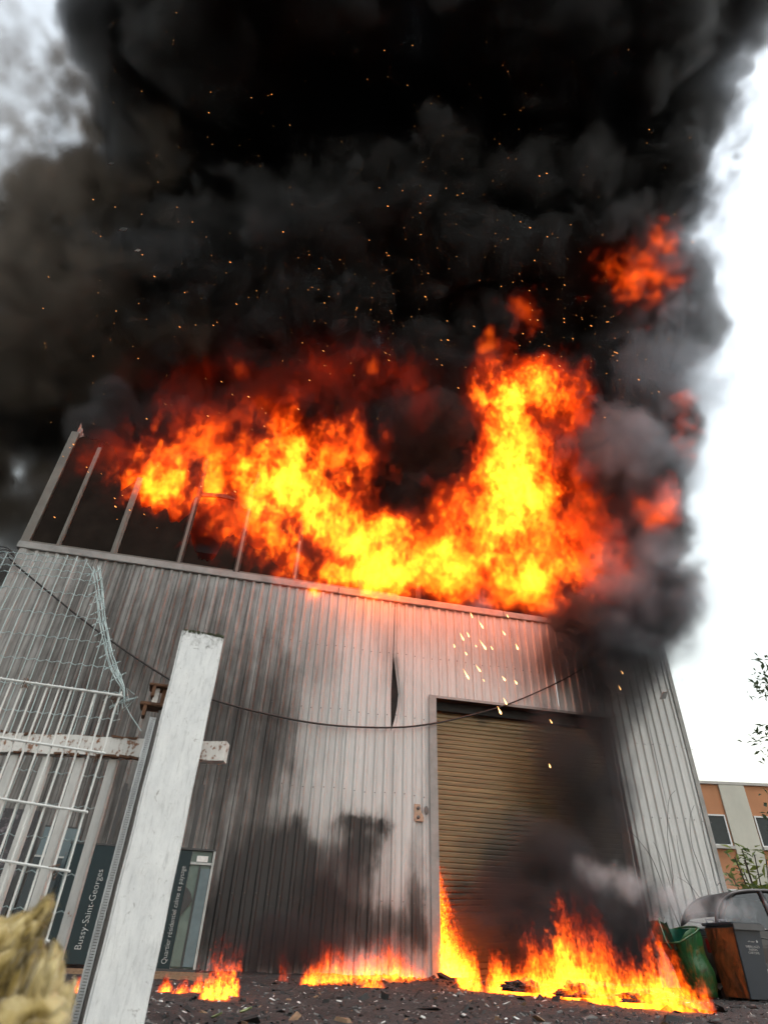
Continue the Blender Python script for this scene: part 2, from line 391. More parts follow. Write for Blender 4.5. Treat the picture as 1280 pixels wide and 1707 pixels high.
def chips(name, mats, n, region, size, seed):
    rng = random.Random(seed); me = bpy.data.meshes.new(name); vs = []; fs = []; mi = []
    for k in range(n):
        x, y = region(rng); z = gz2(x, y); s = size(rng); a = rng.uniform(0, 6.28); tilt = rng.gauss(0, .5)
        M = Matrix.Translation((x, y, z + s * .12)) @ Matrix.Rotation(a, 4, 'Z') @ Matrix.Rotation(tilt, 4, 'X') @ Matrix.Rotation(rng.gauss(0, .4), 4, 'Y')
        l, w, h = s * rng.uniform(.6, 1.6), s * rng.uniform(.25, .8), s * rng.uniform(.05, .3); b = len(vs)
        for dx, dy, dz in ((-l, -w, -h), (l, -w * .7, -h), (l * .8, w, -h), (-l * .9, w * .8, -h), (-l * .7, -w * .6, h), (l * .6, -w * .4, h * rng.uniform(.2, 1.3)), (l * .5, w * .7, h), (-l * .8, w * .5, h * rng.uniform(0, 1.5))):
            vs.append(M @ Vector((dx, dy, dz)))
        q = rng.choices(range(len(mats)), [w_ for _, w_ in mats])[0]
        for f in ((0,3,2,1),(4,5,6,7),(0,1,5,4),(1,2,6,5),(2,3,7,6),(3,0,4,7)): fs.append(tuple(i + b for i in f)); mi.append(q)
    me.from_pydata(vs, [], fs); me.update()
    for mt, _ in mats: me.materials.append(mt)
    me.polygons.foreach_set('material_index', mi)
    o = bpy.data.objects.new(name, me); COL.objects.link(o); o['kind'] = 'stuff'; return o
M_COAL = plain('charcoal', (.016, .015, .015), .75, var=.5, scale=20)
M_ASHC = plain('grey_ash', (.13, .125, .12), .9, var=.4, scale=20)
M_WHT = plain('pale_scrap', (.52, .51, .49), .8, var=.25, scale=20)
M_WOOD = plain('scorched_wood', (.20, .12, .07), .8, var=.4, scale=20)
def reg(rng):
    y = 4.2 + 10.6 * rng.random() ** 1.25; return (rng.uniform(-.72, .68) * y * 1.05 + .2, y)
lit = chips('debris_litter', [(M_COAL, 9), (M_ASHC, 4), (M_WHT, 1.1), (M_WOOD, .5)], 15000, reg, lambda r: .006 + .03 * r.random() ** 4, 5)
tag(lit, 'black ash and charred scraps littering the ground in front of the shutter', 'debris')
lit2 = chips('charred_chunks', [(M_COAL, 8), (M_ASHC, 1.2), (M_WOOD, .8), (M_WHT, .06)], 420, reg, lambda r: .03 + .07 * r.random() ** 2, 6)
tag(lit2, 'larger charred chunks strewn across the ashy yard', 'debris')

# ------------------------------------------------------------------ smoke and flames: real volumes, density grids made here with numpy
def spectrum(shape, seed, amp, aniso=(1, 1, 1)):
    rg = np.random.default_rng(seed); k = np.fft.rfftn(rg.standard_normal(shape, dtype=np.float32))
    N = max(shape); f = [np.fft.fftfreq(n) * N * a for n, a in zip(shape[:2], aniso)] + [np.fft.rfftfreq(shape[2]) * N * aniso[2]]
    q = np.sqrt(f[0][:, None, None] ** 2 + f[1][None, :, None] ** 2 + f[2][None, None, :] ** 2)
    a = np.fft.irfftn(k * amp(np.maximum(q, 1e-3)), s=shape).astype(np.float32); return a / a.std()
def fbm(shape, beta, seed, lo=1.5, aniso=(1, 1, 1)): return spectrum(shape, seed, lambda q: np.where(q < lo, 0, q ** -beta), aniso)
def band(shape, f0, seed, aniso=(1, 1, 1)): return spectrum(shape, seed, lambda q: np.exp(-(np.log(q / f0) / .35) ** 2) / q, aniso)
def billow(shape, f0, octaves, seed, gain=.55):
    t = 0; g = 1.0
    for i in range(octaves): t = t + g * (np.abs(band(shape, f0 * 2 ** i, seed + i)) - .8); g *= gain
    return t
def smooth(a, b, x):
    t = np.clip((x - a) / (b - a), 0, 1); return t * t * (3 - 2 * t)
def grid(lo, hi, vox):
    n = tuple(int(round((hi[i] - lo[i]) / vox)) for i in range(3))
    ax = [np.linspace(lo[i], hi[i], n[i], dtype=np.float32) for i in range(3)]
    return n, np.meshgrid(*ax, indexing='ij', sparse=True)
def blend(XYZ, blobs, want_w=True):
    """blobs: (x, y, z, rx, ry, rz, weight): the union of soft ellipsoids, and the weight of whichever is on top"""
    X, Y, Z = XYZ; shape = np.broadcast_shapes(X.shape, Y.shape, Z.shape)
    e = np.full(shape, -3.0, np.float32); w = np.zeros(shape, np.float32); tot = np.zeros(shape, np.float32)
    for x, y, z, rx, ry, rz, k in blobs:
        q = np.sqrt(((X - x) / rx) ** 2 + ((Y - y) / ry) ** 2 + ((Z - z) / rz) ** 2)
        e = np.maximum(e, 1 - q)
        if want_w:
            g = np.exp(-np.minimum(q * q, 12) * 1.6).astype(np.float32); w += g * k; tot += g
    return e, (w / np.maximum(tot, 1e-6) if want_w else None)
def volume(name, lo, hi, arr, mat, M=None):
    n = arr.shape; arr = np.where(arr < .004, 0, arr).astype(np.float32)
    me = bpy.data.meshes.new(name); me.vertices.add(arr.size)
    me.attributes.new('d', 'FLOAT', 'POINT').data.foreach_set('value', np.ascontiguousarray(arr).ravel())
    o = bpy.data.objects.new(name, me); COL.objects.link(o); o['kind'] = 'stuff'
    if M is not None: o.matrix_world = M
    g = bpy.data.node_groups.new(name, 'GeometryNodeTree')
    g.interface.new_socket('Geometry', in_out='INPUT', socket_type='NodeSocketGeometry'); g.interface.new_socket('Geometry', in_out='OUTPUT', socket_type='NodeSocketGeometry')
    N, L = g.nodes.new, g.links.new
    gi, go, vc, ps, na = N('NodeGroupInput'), N('NodeGroupOutput'), N('GeometryNodeVolumeCube'), N('GeometryNodeInputPosition'), N('GeometryNodeInputNamedAttribute')
    na.inputs[0].default_value = 'd'; si = N('GeometryNodeSampleIndex'); si.clamp = True; sm = N('GeometryNodeSetMaterial'); sm.inputs['Material'].default_value = mat
    d = [(hi[i] - lo[i]) / (n[i] - 1) for i in range(3)]; prev = ps.outputs[0]
    for op, v in (('SUBTRACT', lo), ('DIVIDE', d), ('ADD', (.5, .5, .5))):
        q = N('ShaderNodeVectorMath'); q.operation = op; q.inputs[1].default_value = v; L(prev, q.inputs[0]); prev = q.outputs[0]
    sp = N('ShaderNodeSeparateXYZ'); L(prev, sp.inputs[0])
    def toint(s):
        f = N('FunctionNodeFloatToInt'); f.rounding_mode = 'FLOOR'; L(s, f.inputs[0]); return f.outputs[0]
    def im(op, a, b):
        q = N('FunctionNodeIntegerMath'); q.operation = op
        for k, v in enumerate((a, b)):
            if isinstance(v, int): q.inputs[k].default_value = v
            else: L(v, q.inputs[k])
        return q.outputs[0]
    ix, iy, iz = [toint(sp.outputs[i]) for i in range(3)]
    idx = im('ADD', im('ADD', im('MULTIPLY', ix, n[1] * n[2]), im('MULTIPLY', iy, n[2])), iz)
    L(gi.outputs[0], si.inputs['Geometry']); L(na.outputs[0], si.inputs['Value']); L(idx, si.inputs['Index']); L(si.outputs[0], vc.inputs['Density'])
    vc.inputs['Min'].default_value = lo; vc.inputs['Max'].default_value = hi
    for i, k in enumerate('XYZ'): vc.inputs['Resolution ' + k].default_value = n[i]
    L(vc.outputs[0], sm.inputs[0]); L(sm.outputs[0], go.inputs[0])
    o.modifiers.new('density', 'NODES').node_group = g
    return o
def smoke_mat(name, albedo, dens, g):
    t = NT(name); p = t.n('VolumePrincipled'); p.inputs['Color'].default_value = (*albedo, 1); p.inputs['Density'].default_value = dens
    p.inputs['Anisotropy'].default_value = g; p.inputs['Density Attribute'].default_value = 'density'
    t.t.links.new(p.outputs[0], t.out.inputs['Volume']); return t.m
def flame_mat(name, k, power, soot):
    t = NT(name); a = t.n('Attribute', attribute_name='density').outputs['Fac']
    p = t.n('VolumePrincipled'); p.inputs['Color'].default_value = (.06, .04, .03, 1); p.inputs['Density'].default_value = soot
    col = t.ramp(a, (.05, (1, .035, .002)), (.35, (1, .085, .003)), (.65, (1, .15, .006)), (1.0, (1, .21, .008)))
    t.set(p.inputs['Emission Color'], col)
    t.set(p.inputs['Emission Strength'], t.math('MULTIPLY', t.math('POWER', a, power), k))
    t.t.links.new(p.outputs[0], t.out.inputs['Volume']); return t.m

# the great plume: leans from the burning roof out over the yard
lo, hi = (-20, 1, 6.5), (17, 27, 36); n, G = grid(lo, hi, .15)
def sb(px, py, Y, r, k=1.0, ry=None):
    c = at_y(px, py, Y); return (c.x, c.y, c.z, r, ry or r, r, k)
DENSE = [sb(*b) for b in [
    (20, 680, 17, 2.0), (-40, 600, 17, 2.4), (30, 440, 15.6, 1.2), (150, 715, 13.0, .8), (190, 690, 13.4, .9),
    (630, 570, 17.5, 2.4), (240, 220, 12.5, 2.2),    (225, 800, 15.6, 1.5), (330, 850, 16, 1.5), (430, 900, 16.4, 1.6), (540, 935, 16.8, 1.6), (640, 960, 17.2, 1.6), (270, 740, 16, 1.8), (380, 760, 16.8, 2), (160, 800, 15.6, 1.3),
    (240, 480, 15.5, 3.0), (150, 590, 16.5, 2.9), (60, 600, 16.8, 2.3), (110, 490, 15.8, 1.9), (240, 110, 9.5, 2.7), (200, 10, 7.6, 2.0), (260, 330, 13.5, 2.4), (90, 700, 17.4, 2.4), (250, -90, 5.6, 2.6),
    (170, 740, 18, 2.4), (300, 700, 18, 2.8), (430, 660, 18, 3.4), (560, 660, 18, 3.4), (690, 730, 16.4, 2.0), (700, 640, 17, 2.9), (780, 560, 16.8, 3.4), (920, 560, 17.6, 3.6),
    (720, 830, 18, 2.5), (690, 880, 18.6, 2.6), (620, 820, 18.6, 2.6), (1000, 1010, 16.2, 1.4), (1060, 1000, 16.4, 1.5), (820, 640, 18.6, 3.6), (740, 700, 18, 3.2), (880, 720, 19, 3.6), (620, 760, 18.6, 3), (260, 600, 17.5, 3.2), (180, 660, 17.8, 2.6), (200, 850, 19.5, 2.4), (330, 840, 19.5, 2.8), (480, 860, 19.5, 3), (640, 860, 19.5, 3.2), (800, 830, 19.5, 3.4), (950, 800, 19.5, 3.2), (720, 960, 19.5, 2.6), (880, 950, 19, 2.6), (990, 920, 18, 2.2),
    (1040, 640, 16.8, 2.7), (1085, 560, 16, 2.5), (1085, 720, 16.8, 2.0), (1075, 820, 16.5, 1.7), (1050, 900, 16, 1.6), (1025, 985, 15.6, 1.4), (1040, 470, 15.8, 3.0), (985, 1050, 14.9, .95),
    (330, 500, 15.5, 4.4), (520, 460, 15, 4.8), (720, 430, 15, 4.8), (900, 400, 14.5, 4.6), (1040, 340, 13.5, 3.8), (1120, 470, 14.5, 1.7),
    (400, 230, 12.5, 4.4), (560, 230, 12.5, 4.8), (760, 210, 12, 4.8), (950, 200, 11.5, 4.5), (1090, 210, 11, 3.4), (1130, 120, 10, 3.2),
    (350, 60, 8, 3.4), (480, 40, 8, 3.6), (620, 40, 8, 3.6), (760, 40, 8, 3.8), (920, 40, 7.6, 3.8), (1090, 40, 7.4, 3.0), (1200, 10, 7, 2.4), (380, -60, 6, 3.2), (560, -60, 6, 3.6), (780, -60, 6, 3.8), (1000, -60, 6, 3.6), (1180, -60, 6, 2.8),
    (300, -220, 4.4, 3.6), (600, -220, 4.2, 4), (900, -220, 4, 4)]]
THIN = [sb(*b) for b in [(40, 170, 12, 2.0, .30), (85, 60, 9.6, 1.7, .30), (10, 60, 9.5, 1.8, .22), (20, 250, 13.4, 1.8, .45),(160, 220, 13, 1.9), (90, 300, 14, 1.7), (170, 330, 13.8, 2.2), (70, 390, 15, 1.9), (40, 330, 14.5, 1.3), (20, 860, 17.5, 2.6), (110, 640, 15.5, 3), (150, 120, 10.5, 1.6),
    (60, 720, 17, 3.4), (90, 800, 17.5, 3), (20, 780, 17, 3), (150, 580, 16, 4.4), (20, 630, 16.5, 3.2), (220, 420, 14.5, 3.8), (120, 420, 15, 3.0), (150, 300, 13.5, 2.2), (240, 150, 12, 3.4), (40, 370, 15, 1.6), (260, -50, 9, 3.4), (60, 860, 17, 2.3), (200, 250, 13, 2.6), (130, 330, 14, 2.0),
    (-140, 700, 17, 3.6), (-170, 420, 16, 3.4)]]
e, _ = blend(G, DENSE, False); b1 = billow(n, 8, 5, 11, .62); b0 = fbm(n, 1.9, 12, 2)
den = smooth(0, .24, e + .15 * b1 + .05 * b0 + .04) * np.clip(.85 + .28 * b0, .3, 1.6)
# a torn hole low over the left side where the sky shows, and the hollow above the middle of the fire
X, Y, Z = G
smoke_den = den
volume('smoke', lo, hi, smoke_den, smoke_mat('black_smoke', (.30, .30, .31), 2.6, .66))
del den, e, b1, smoke_den
lo, hi = (-22, 3, 6.5), (12, 27, 33); n, G = grid(lo, hi, .24)
e2, w2 = blend(G, THIN); b2 = fbm(n, 1.75, 31, 4)
volume('brown_smoke', lo, hi, smooth(-.25, .85, e2 + .24 * b2) * w2 * np.clip(.62 + .70 * b2, .03, 2.4), smoke_mat('brown_grey_smoke', (.25, .21, .175), 1.6, .5))
del e2, b2
# smoke veil on the right flank, its pale albedo added to look lit
FLANK = [sb(*b) for b in [(1150, 330, 12.6, 1.7), (1195, 180, 10.2, 1.7), (1225, 70, 8.4, 1.6), (1120, 460, 14, 2.0), (1130, 570, 15, 1.8), (1130, 660, 15.4, 1.5), (1095, 620, 14.4, 1.8), (1120, 770, 15.6, 1.3), (1095, 860, 15.6, 1.3), (1075, 950, 15.2, 1.4), (1075, 1030, 15, 1.4), (1105, 1000, 15.2, 1.3), (1060, 1090, 14.4, 1.0), (1100, 1090, 14.8, .9), (1020, 1060, 14.2, 1.0), (1040, 740, 14.4, 1.6), (1035, 1000, 14.4, 1.2)]]
lo, hi = (4, 6, 6.8), (16, 19, 33); n, G = grid(lo, hi, .13)
e2, _ = blend(G, FLANK, False); b2 = billow(n, 15, 4, 71, .68)
volume('lit_flank_smoke', lo, hi, smooth(-.10, .60, e2 + .24 * b2) * .75, smoke_mat('lit_grey_smoke', (.54, .57, .63), 1.0, .4))
del e2, b2

# fire in and above the window band, plus painted firelight on the smoke (facade frame)
lo, hi = (-10.2, -3.2, 7.6), (7.6, 1.6, 18.6); n, G = grid(lo, hi, .056)
def fb(px, py, rx, rz, k, off=.35, ry=.7):                 # flame or glow body: centre where it shows, half sizes in metres
    s, z = wall(px, py, off); return (s, -off, z, rx, ry * (.72 if k > .2 else 1), rz, k)
FIRE_GLOW = [fb(*b) for b in [
    (225, 805, .75, .75, .52, -.1, .6), (255, 765, .7, 1.2, .52, 0, .6), (310, 750, .8, 1.2, .58), (290, 805, 1.0, .9, .82, .1), (345, 810, .9, 1.1, .95, .1), (350, 740, .7, 1.3, .62), (420, 790, 1.0, 1.5, .85),
    (410, 700, .5, 1.3, .35), (370, 890, .6, .7, .62, -.2, .4), (480, 800, 1.1, 1.9, .92), (470, 720, .6, 1.3, .55), (540, 840, 1.2, 1.8, .95), (550, 750, .9, 1.6, .58), (595, 740, .45, 1.2, .42), (590, 900, 1.3, 1.2, .95),
    (650, 950, 1.2, .6, 1.1, .8, 1.1), (600, 960, 1.0, .5, .9, .7, 1.0), (650, 890, 1.0, 1.0, .8, .6), (720, 945, 1.1, .8, .85, 1.1, 1.1), (760, 985, 1.0, .5, .8, 1.4, .9), (780, 930, 1.2, 1.2, .85, .8, 1), (820, 870, 1.2, 1.5, .9, 1.0, 1.1), (850, 800, 1.2, 1.6, .85, 1.2, 1.1), (900, 830, 1.2, 1.8, .72, 1.0, 1.1),
    (870, 730, 1.1, 1.8, .78, 1.4, 1.0), (850, 665, .9, 1.4, .74, 1.6, .9), (905, 660, 1.0, 1.3, .58, 1.5, .9), (950, 650, .8, 1.0, .36, 1.4, .8), (800, 655, .45, .7, .55, 1.6, .6), (860, 970, 1.4, .9, .85, 1.6, 1.2), (920, 940, 1.1, 1.1, .65, 1.4, 1.0), (840, 1010, 1.0, .45, .7, 1.8, .8),
    (960, 860, 1.2, 1.6, .42, 1.0), (985, 940, 1.1, 1.0, .40, .9), (1030, 965, .8, .6, .33, .8), (910, 1005, .8, .6, .5, 1.2), (830, 1000, 1.2, .55, .6, 1.0, .7), (1080, 860, .7, .6, .33, .9, .5), (1110, 830, .5, .6, .32, 1.2, .5),
    (560, 960, .8, .5, .8, .1, .5), (390, 870, .7, .9, .70, .1, .6), (460, 890, .7, .9, .78, .15, .6), (500, 940, .7, .6, .8, .2, .6), (430, 840, .8, .9, .8, .2, .7), (520, 985, .2, .25, .9, .15, .2), (920, 1045, .3, .35, .42, 1.3, .3), (262, 700, .22, .9, .36, .1, .3), (300, 700, .25, .8, .30, .1, .3), (435, 690, .25, .9, .42, .2, .35), (490, 690, .28, 1.0, .46, .2, .4), (385, 700, .2, .8, .3, .2, .3), (570, 720, .3, .9, .4, .3, .4), (640, 720, .25, .7, .25, .4, .4), (330, 705, .2, .7, .28, .2, .3), (215, 720, .3, .5, .28, .1, .3), (560, 640, 2.6, 1.6, .07, .2, 1.2), (430, 640, 2.0, 1.5, .065, .2, 1.0), (320, 660, 1.6, 1.3, .06, .1, .9), (690, 650, 1.6, 1.6, .08, .3, 1.0), (1000, 880, 1.2, 1.6, .14, .8, .8), (180, 760, .8, 1.2, .10, .1, .6)]]  # the broad faint entries glow to imitate firelight on the smoke undersides
e, w = blend(G, FIRE_GLOW); nz = fbm(n, 1.7, 3, 7, (1, 1, 1.7)); nf = fbm(n, 1.2, 4, 22, (1, 1, 1.6))
T = smooth(-.12, .90, e + .22 * nz + .17 * nf) * w * np.clip(.90 + .14 * nz + .20 * nf, .06, 1.6)
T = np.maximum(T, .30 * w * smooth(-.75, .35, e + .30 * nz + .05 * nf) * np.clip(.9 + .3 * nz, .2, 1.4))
big = fbm(n, 1.9, 5, 3, (1, 1, 1.4)); T *= np.clip(.90 + .20 * big, .45, 1.3)
T[:, :, :6] *= np.linspace(0, 1, 6)
volume('window_flames_glow', lo, hi, np.clip(T, 0, 1), flame_mat('flame_glow_gas', 8.2, 2.0, .35), WM)
del T, e, w, nz, nf

# stray tongues of fire inside the smoke higher up
lo, hi = (-9, 6, 11), (13, 18, 26); n, G = grid(lo, hi, .15)
TONG = [(at_y(px, py, Y), r, k) for px, py, Y, r, k in [(1075, 455, 13.6, 1.5, .34), (1050, 480, 13.5, .8, .36), (1142, 700, 15.4, .8, .36), (1135, 750, 15.4, .5, .33), (625, 612, 13.2, .4, .33), (690, 636, 13.4, .45, .3), (870, 520, 12.8, .8, .26), (820, 572, 13.2, .45, .36), (400, 615, 13.5, .4, .34), (1090, 870, 14.5, .7, .32), (1115, 835, 14.9, .6, .32)]]
e, w = blend(G, [(c.x, c.y, c.z, r, r, r * 1.2, k) for c, r, k in TONG]); nz = fbm(n, 1.5, 8, 8)
T = smooth(-.1, 1.1, e + .36 * nz) * w * np.clip(.9 + .3 * nz, .2, 1.5)
volume('smoke_glow_flames', lo, hi, np.clip(T, 0, 1), flame_mat('flame_gas_high', 5.0, 2.4, .3))

# fire along the ground: tongues grown from a height field, in narrow frames laid along each line of fire
def tongues(name, M, lo, hi, vox, blobs, seed, k, f0=7, soft=.55, hs=1.45):
    """blobs in the frame M: (x, y, rx, ry, height, heat); tongues taper to wavering points"""
    n, (X, Y, Z) = grid(lo, hi, vox); wob = fbm(n, 1.5, seed, 4, (1, 1, 1.2)); str_ = fbm(n, 1.4, seed + 1, f0 * 1.6, (1, 1, 3.2)); fine = fbm(n, 1.15, seed + 2, f0 * 4, (1, 1, 2.4))
    Xw = X + .05 * wob * np.clip(Z * 2, 0, 1.5); Yw = Y + .04 * np.roll(wob, 17, 0) * np.clip(Z * 2, 0, 1.5)
    e = np.full(n, -2, np.float32); hh = np.zeros(n, np.float32); ww = np.zeros(n, np.float32); tt = np.full(n, 1e-5, np.float32)
    for x, y, rx, ry, h, w in blobs:
        q = ((Xw - x) / rx) ** 2 + ((Yw - y) / ry) ** 2; g = np.exp(-np.minimum(q, 14) * 1.4).astype(np.float32)
        e = np.maximum(e, 1 - np.sqrt(q)); hh += g * h; ww += g * w; tt += g
    H_ = hh / tt * hs * np.clip(.60 + .38 * str_, .06, 1.7) * smooth(-.25, .5, e)
    T = np.clip((1 - Z / np.maximum(H_, .02)) / soft, 0, 1) ** .8 * smooth(-.15, .35, e + .10 * fine)
    T = T * (ww / tt) * np.clip(1.30 - .44 * np.abs(str_) - .34 * np.abs(fine) + .14 * wob, 0, 1.4)
    T[:, :, -3:] = 0
    return volume(name, lo, hi, np.clip(T, 0, 1), flame_mat(name + '_gas', k, 2.2, .15), M)
fa, fz = at_z(742, 1641, .04), at_z(1165, 1683, .04); fa = WM @ Vector((.15, -.12, 0)); ang = math.atan2(fz.y - fa.y, fz.x - fa.x); FL = (fz - fa).length
MA = Matrix.Translation((fa.x, fa.y, 0)) @ Matrix.Rotation(ang, 4, 'Z'); MAi = MA.inverted()
def pa(px, py, rx, h, k, ry=.22): q = MAi @ at_z(px, py, .06); q.y = max(-.45, min(.45, q.y)); return (q.x, q.y, rx, ry, h, k)
tongues('ground_flames', MA, (-.6, -.8, -.02), (FL + .5, .8, 1.75), .019, [(.0, .05, .22, .25, 1.2, 1.0), (.2, .0, .3, .25, .75, 1.0)] + [pa(*b) for b in [
    (770, 1645, .35, .60, .95), (800, 1650, .35, .50, .9), (835, 1654, .3, .48, .85), (858, 1656, .16, .95, .65), (882, 1658, .32, .48, .98), (915, 1660, .32, .52, .9), (945, 1663, .20, 1.15, .92), (932, 1662, .16, 1.45, .85), (965, 1665, .28, .7, .95), (1000, 1668, .26, .85, .8),
    (1005, 1672, .3, .45, 1.0), (1040, 1676, .3, .52, 1.0), (1070, 1678, .22, .7, .95), (1085, 1679, .16, 1.05, .9), (1102, 1681, .26, .5, 1.0), (1130, 1682, .22, .5, .9), (1150, 1682, .18, .3, .85), (1168, 1683, .12, .18, .7)]], 21, 33.0)
tongues('wall_foot_flames', WM, (-3.3, -2.3, -.02), (-.05, -.2, 1.25), .018, [(-.35, -.55, .22, .2, .16, .7), (-.6, -.65, .25, .25, .42, .7), (-.95, -.8, .3, .3, .55, .85), (-1.25, -.9, .25, .28, .85, .8), (-1.15, -.9, .16, .2, 1.05, .6), (-1.6, -1.05, .3, .3, .60, .85), (-1.95, -1.2, .28, .3, .50, .8), (-2.25, -1.35, .25, .3, .55, .75),
    (-2.5, -1.55, .22, .25, .6, .75), (-2.7, -1.8, .2, .2, .35, .8), (-1.75, -2.1, .22, .14, .25, .8), (-3.1, -1.4, .1, .1, .5, .4)], 31, 30.0, 8, .6, 1.15)
def el(px, py, r, h, k): c = at_z(px, py, 0.03); return (c.x, c.y, r, r, h, k)
tongues('ember_flames', Matrix.Identity(4), (-3.3, 7.4, -.02), (-1.1, 10.2, .62), .0135, [el(*b) for b in [(368, 1662, .11, .38, .85), (388, 1659, .08, .40, .8), (348, 1662, .10, .28, .85), (300, 1656, .10, .13, .85), (325, 1656, .10, .2, .85), (358, 1656, .04, .55, .5), (275, 1652, .1, .12, .85), (130, 1652, .1, .15, .7)]], 41, 90.0, 9)
tongues('shutter_gap_flames', WM, (.03, -.15, -.02), (.75, .55, 2.05), .02, [(.14, .18, .12, .2, 2.05, 1.1), (.3, .15, .2, .25, 1.1, 1.0), (.5, .1, .2, .25, .6, .9)], 51, 70.0, 5, .3)

# smoke rolling up the right half of the door and hanging along the wall foot (facade frame)
lo, hi = (-6, -5.2, 0.0), (8.6, -.02, 9.4); n, G = grid(lo, hi, .075)
def wb(px, py, off, rx, rz, k, ry=.6):
    s, z = wall(px, py, off); return (s, -off, z, rx, ry, rz, k)
LOW = [wb(*b) for b in [
    (900, 1560, 1.2, 1.3, .8, .75, .9), (980, 1560, 1.4, 1.2, .9, 1.0, 1.0), (1050, 1560, 1.6, .9, .9, 1.0, .9), (1090, 1500, 1.6, .6, .5, .4, .6), (960, 1470, 1.0, 1.0, .9, .9, .8), (890, 1450, .8, .7, .9, .5, .6), (1010, 1420, .8, .8, 1.1, .7), (850, 1500, .8, .8, .7, .5), (1000, 1330, .7, .9, 1.5, .75),
    (940, 1260, .7, .9, 1.2, .45), (1005, 1220, .8, .8, 1.3, .7), (1030, 1300, .6, .5, 1.2, .5), (1090, 1040, 1.2, 1.0, 1.2, .5, .9), (1100, 970, 1.2, .8, 1.0, .5, .9), (1045, 1160, .8, .7, .8, .4, .6), (1030, 1120, .9, 1.2, 1.0, .75, .8), (1000, 1050, 1.0, 1.3, 1.0, .9, .9), (1065, 1050, 1.0, 1.2, 1.1, .6, .9), (1085, 1110, .8, .7, .8, .25, .6), (960, 1030, 1.0, 1.0, .7, .6, .7), (1080, 980, 1.0, .7, .9, .5, .7), (950, 1090, .8, .9, .6, .45),
    (800, 1550, .5, .7, .5, .35), (520, 1570, .6, 1.6, .45, .30), (560, 1480, .4, .8, .7, .16), (430, 1590, .7, .9, .4, .22), (660, 1590, .5, .5, .4, .15)]]
e, w = blend(G, LOW); b1 = billow(n, 7, 4, 51, .6); nz = fbm(n, 1.7, 55, 3)
den = smooth(-.18, .7, e + .14 * b1 + .14 * nz) * w
volume('door_smoke', lo, hi, den, smoke_mat('brown_black_smoke', (.21, .20, .21), 4.0, .5), WM)
# pale steam blown left from the bins
WISP = [wb(*b) for b in [(1150, 1515, 2.3, .35, .22, .5, .4), (1105, 1495, 2.2, .5, .26, .45, .4), (1050, 1475, 2.1, .6, .28, .35, .4), (1000, 1460, 2.0, .6, .25, .25, .4), (950, 1445, 1.9, .5, .2, .15, .4), (1210, 1520, 2.4, .35, .2, .3, .4), (1180, 1500, 1.5, .8, .6, .06, .6)]]
lo, hi = (2.2, -3.6, .4), (8.4, -.5, 3.4); n, G = grid(lo, hi, .05)
e, w = blend(G, WISP); nz = fbm(n, 1.6, 61, 4, (.5, 1, 1.3))
volume('pale_steam', lo, hi, smooth(-.1, .9, e + .3 * nz) * w, smoke_mat('white_steam', (.86, .87, .90), 4.2, .2), WM)

# ------------------------------------------------------------------ foreground: post, gate, wire panels
def paint_mat(name, c, rust=.5, dirt=.5, scale=1.0):
    t = NT(name); co = t.co()
    a = t.noise(t.map(co, (6 * scale, 6 * scale, 1.6 * scale)), 2.0, 8, .68); b = t.noise(co, 26 * scale, 6, .7); cc = t.noise(t.map(co, (40 * scale, 40 * scale, 9 * scale)), 1.0, 5, .7)
    col = t.mix(t.math('MULTIPLY', t.ramp(a, (.42, 0), (.72, 1)), dirt), c, tuple(x * .45 for x in c))
    col = t.mix(t.math('MULTIPLY', t.ramp(cc, (.64, 0), (.70, 1)), dirt * .9), col, (.16, .14, .12))
    if rust:
        r = t.ramp(t.math('ADD', t.math('MULTIPLY', b, .5), t.math('MULTIPLY', a, .5)), (.62 - .12 * rust, 0), (.66 - .12 * rust, 1))
        col = t.mix(r, col, t.mix(b, (.06, .025, .012), (.26, .10, .035)))
    return t.bsdf(col, t.ramp(a, (.3, .38), (.8, .7)), 0, t.bump(t.math('ADD', b, cc), .25, .004), spec=.5)
def post_mat():
    t = NT('scuffed_white_paint'); co = t.co(); zz = t.sep(co)[2]
    a = t.noise(t.map(co, (5, 5, 2.2)), 2.0, 8, .66); b = t.noise(t.map(co, (60, 60, 10)), 1.0, 6, .75, .6); d = t.noise(t.map(co, (9, 9, 7)), 3.0, 8, .75, 1.2); f = t.noise(co, 120, 4, .7)
    c = t.mix(t.ramp(a, (.35, 0), (.7, 1)), (.54, .545, .55), (.70, .70, .69))
    c = t.mix(t.math('MULTIPLY', t.ramp(b, (.52, 0), (.66, 1)), .42), c, (.29, .29, .29))
    c = t.mix(t.math('MULTIPLY', t.ramp(d, (.60, 0), (.68, 1)), .7), c, (.15, .13, .115))
    c = t.mix(t.math('MULTIPLY', t.ramp(f, (.60, 0), (.72, 1)), .25), c, (.22, .21, .2))
    top = t.math('MULTIPLY', t.ramp(t.math('ADD', t.math('MULTIPLY', t.math('SUBTRACT', zz, 1.62), 4.0), t.math('MULTIPLY', t.math('SUBTRACT', d, .5), 2.2)), (.55, 0), (.95, 1)), .85)
    c = t.mix(top, c, (.05, .048, .035))
    return t.bsdf(c, t.ramp(a, (.3, .35), (.8, .6)), 0, t.bump(t.math('ADD', b, d), .35, .003), spec=.5)
M_POST = post_mat()
M_BEAM = paint_mat('flaking_white_paint', (.58, .56, .53), .75, .5, 1.6)
M_PICK = paint_mat('dull_white_paint', (.50, .49, .47), .1, .6, 1.5)
M_WIREW = paint_mat('white_coated_wire', (.60, .60, .58), .25, .3, 3)
M_WIREG = plain('grey_green_wire', (.30, .37, .37), .45, .1, var=.2, scale=9)
M_RUST = plain('heavy_rust', (.10, .045, .022), .9, .1, var=.6, scale=25)
M_GALV = plain('galvanised_rail', (.34, .35, .36), .45, .5, var=.25, scale=10)
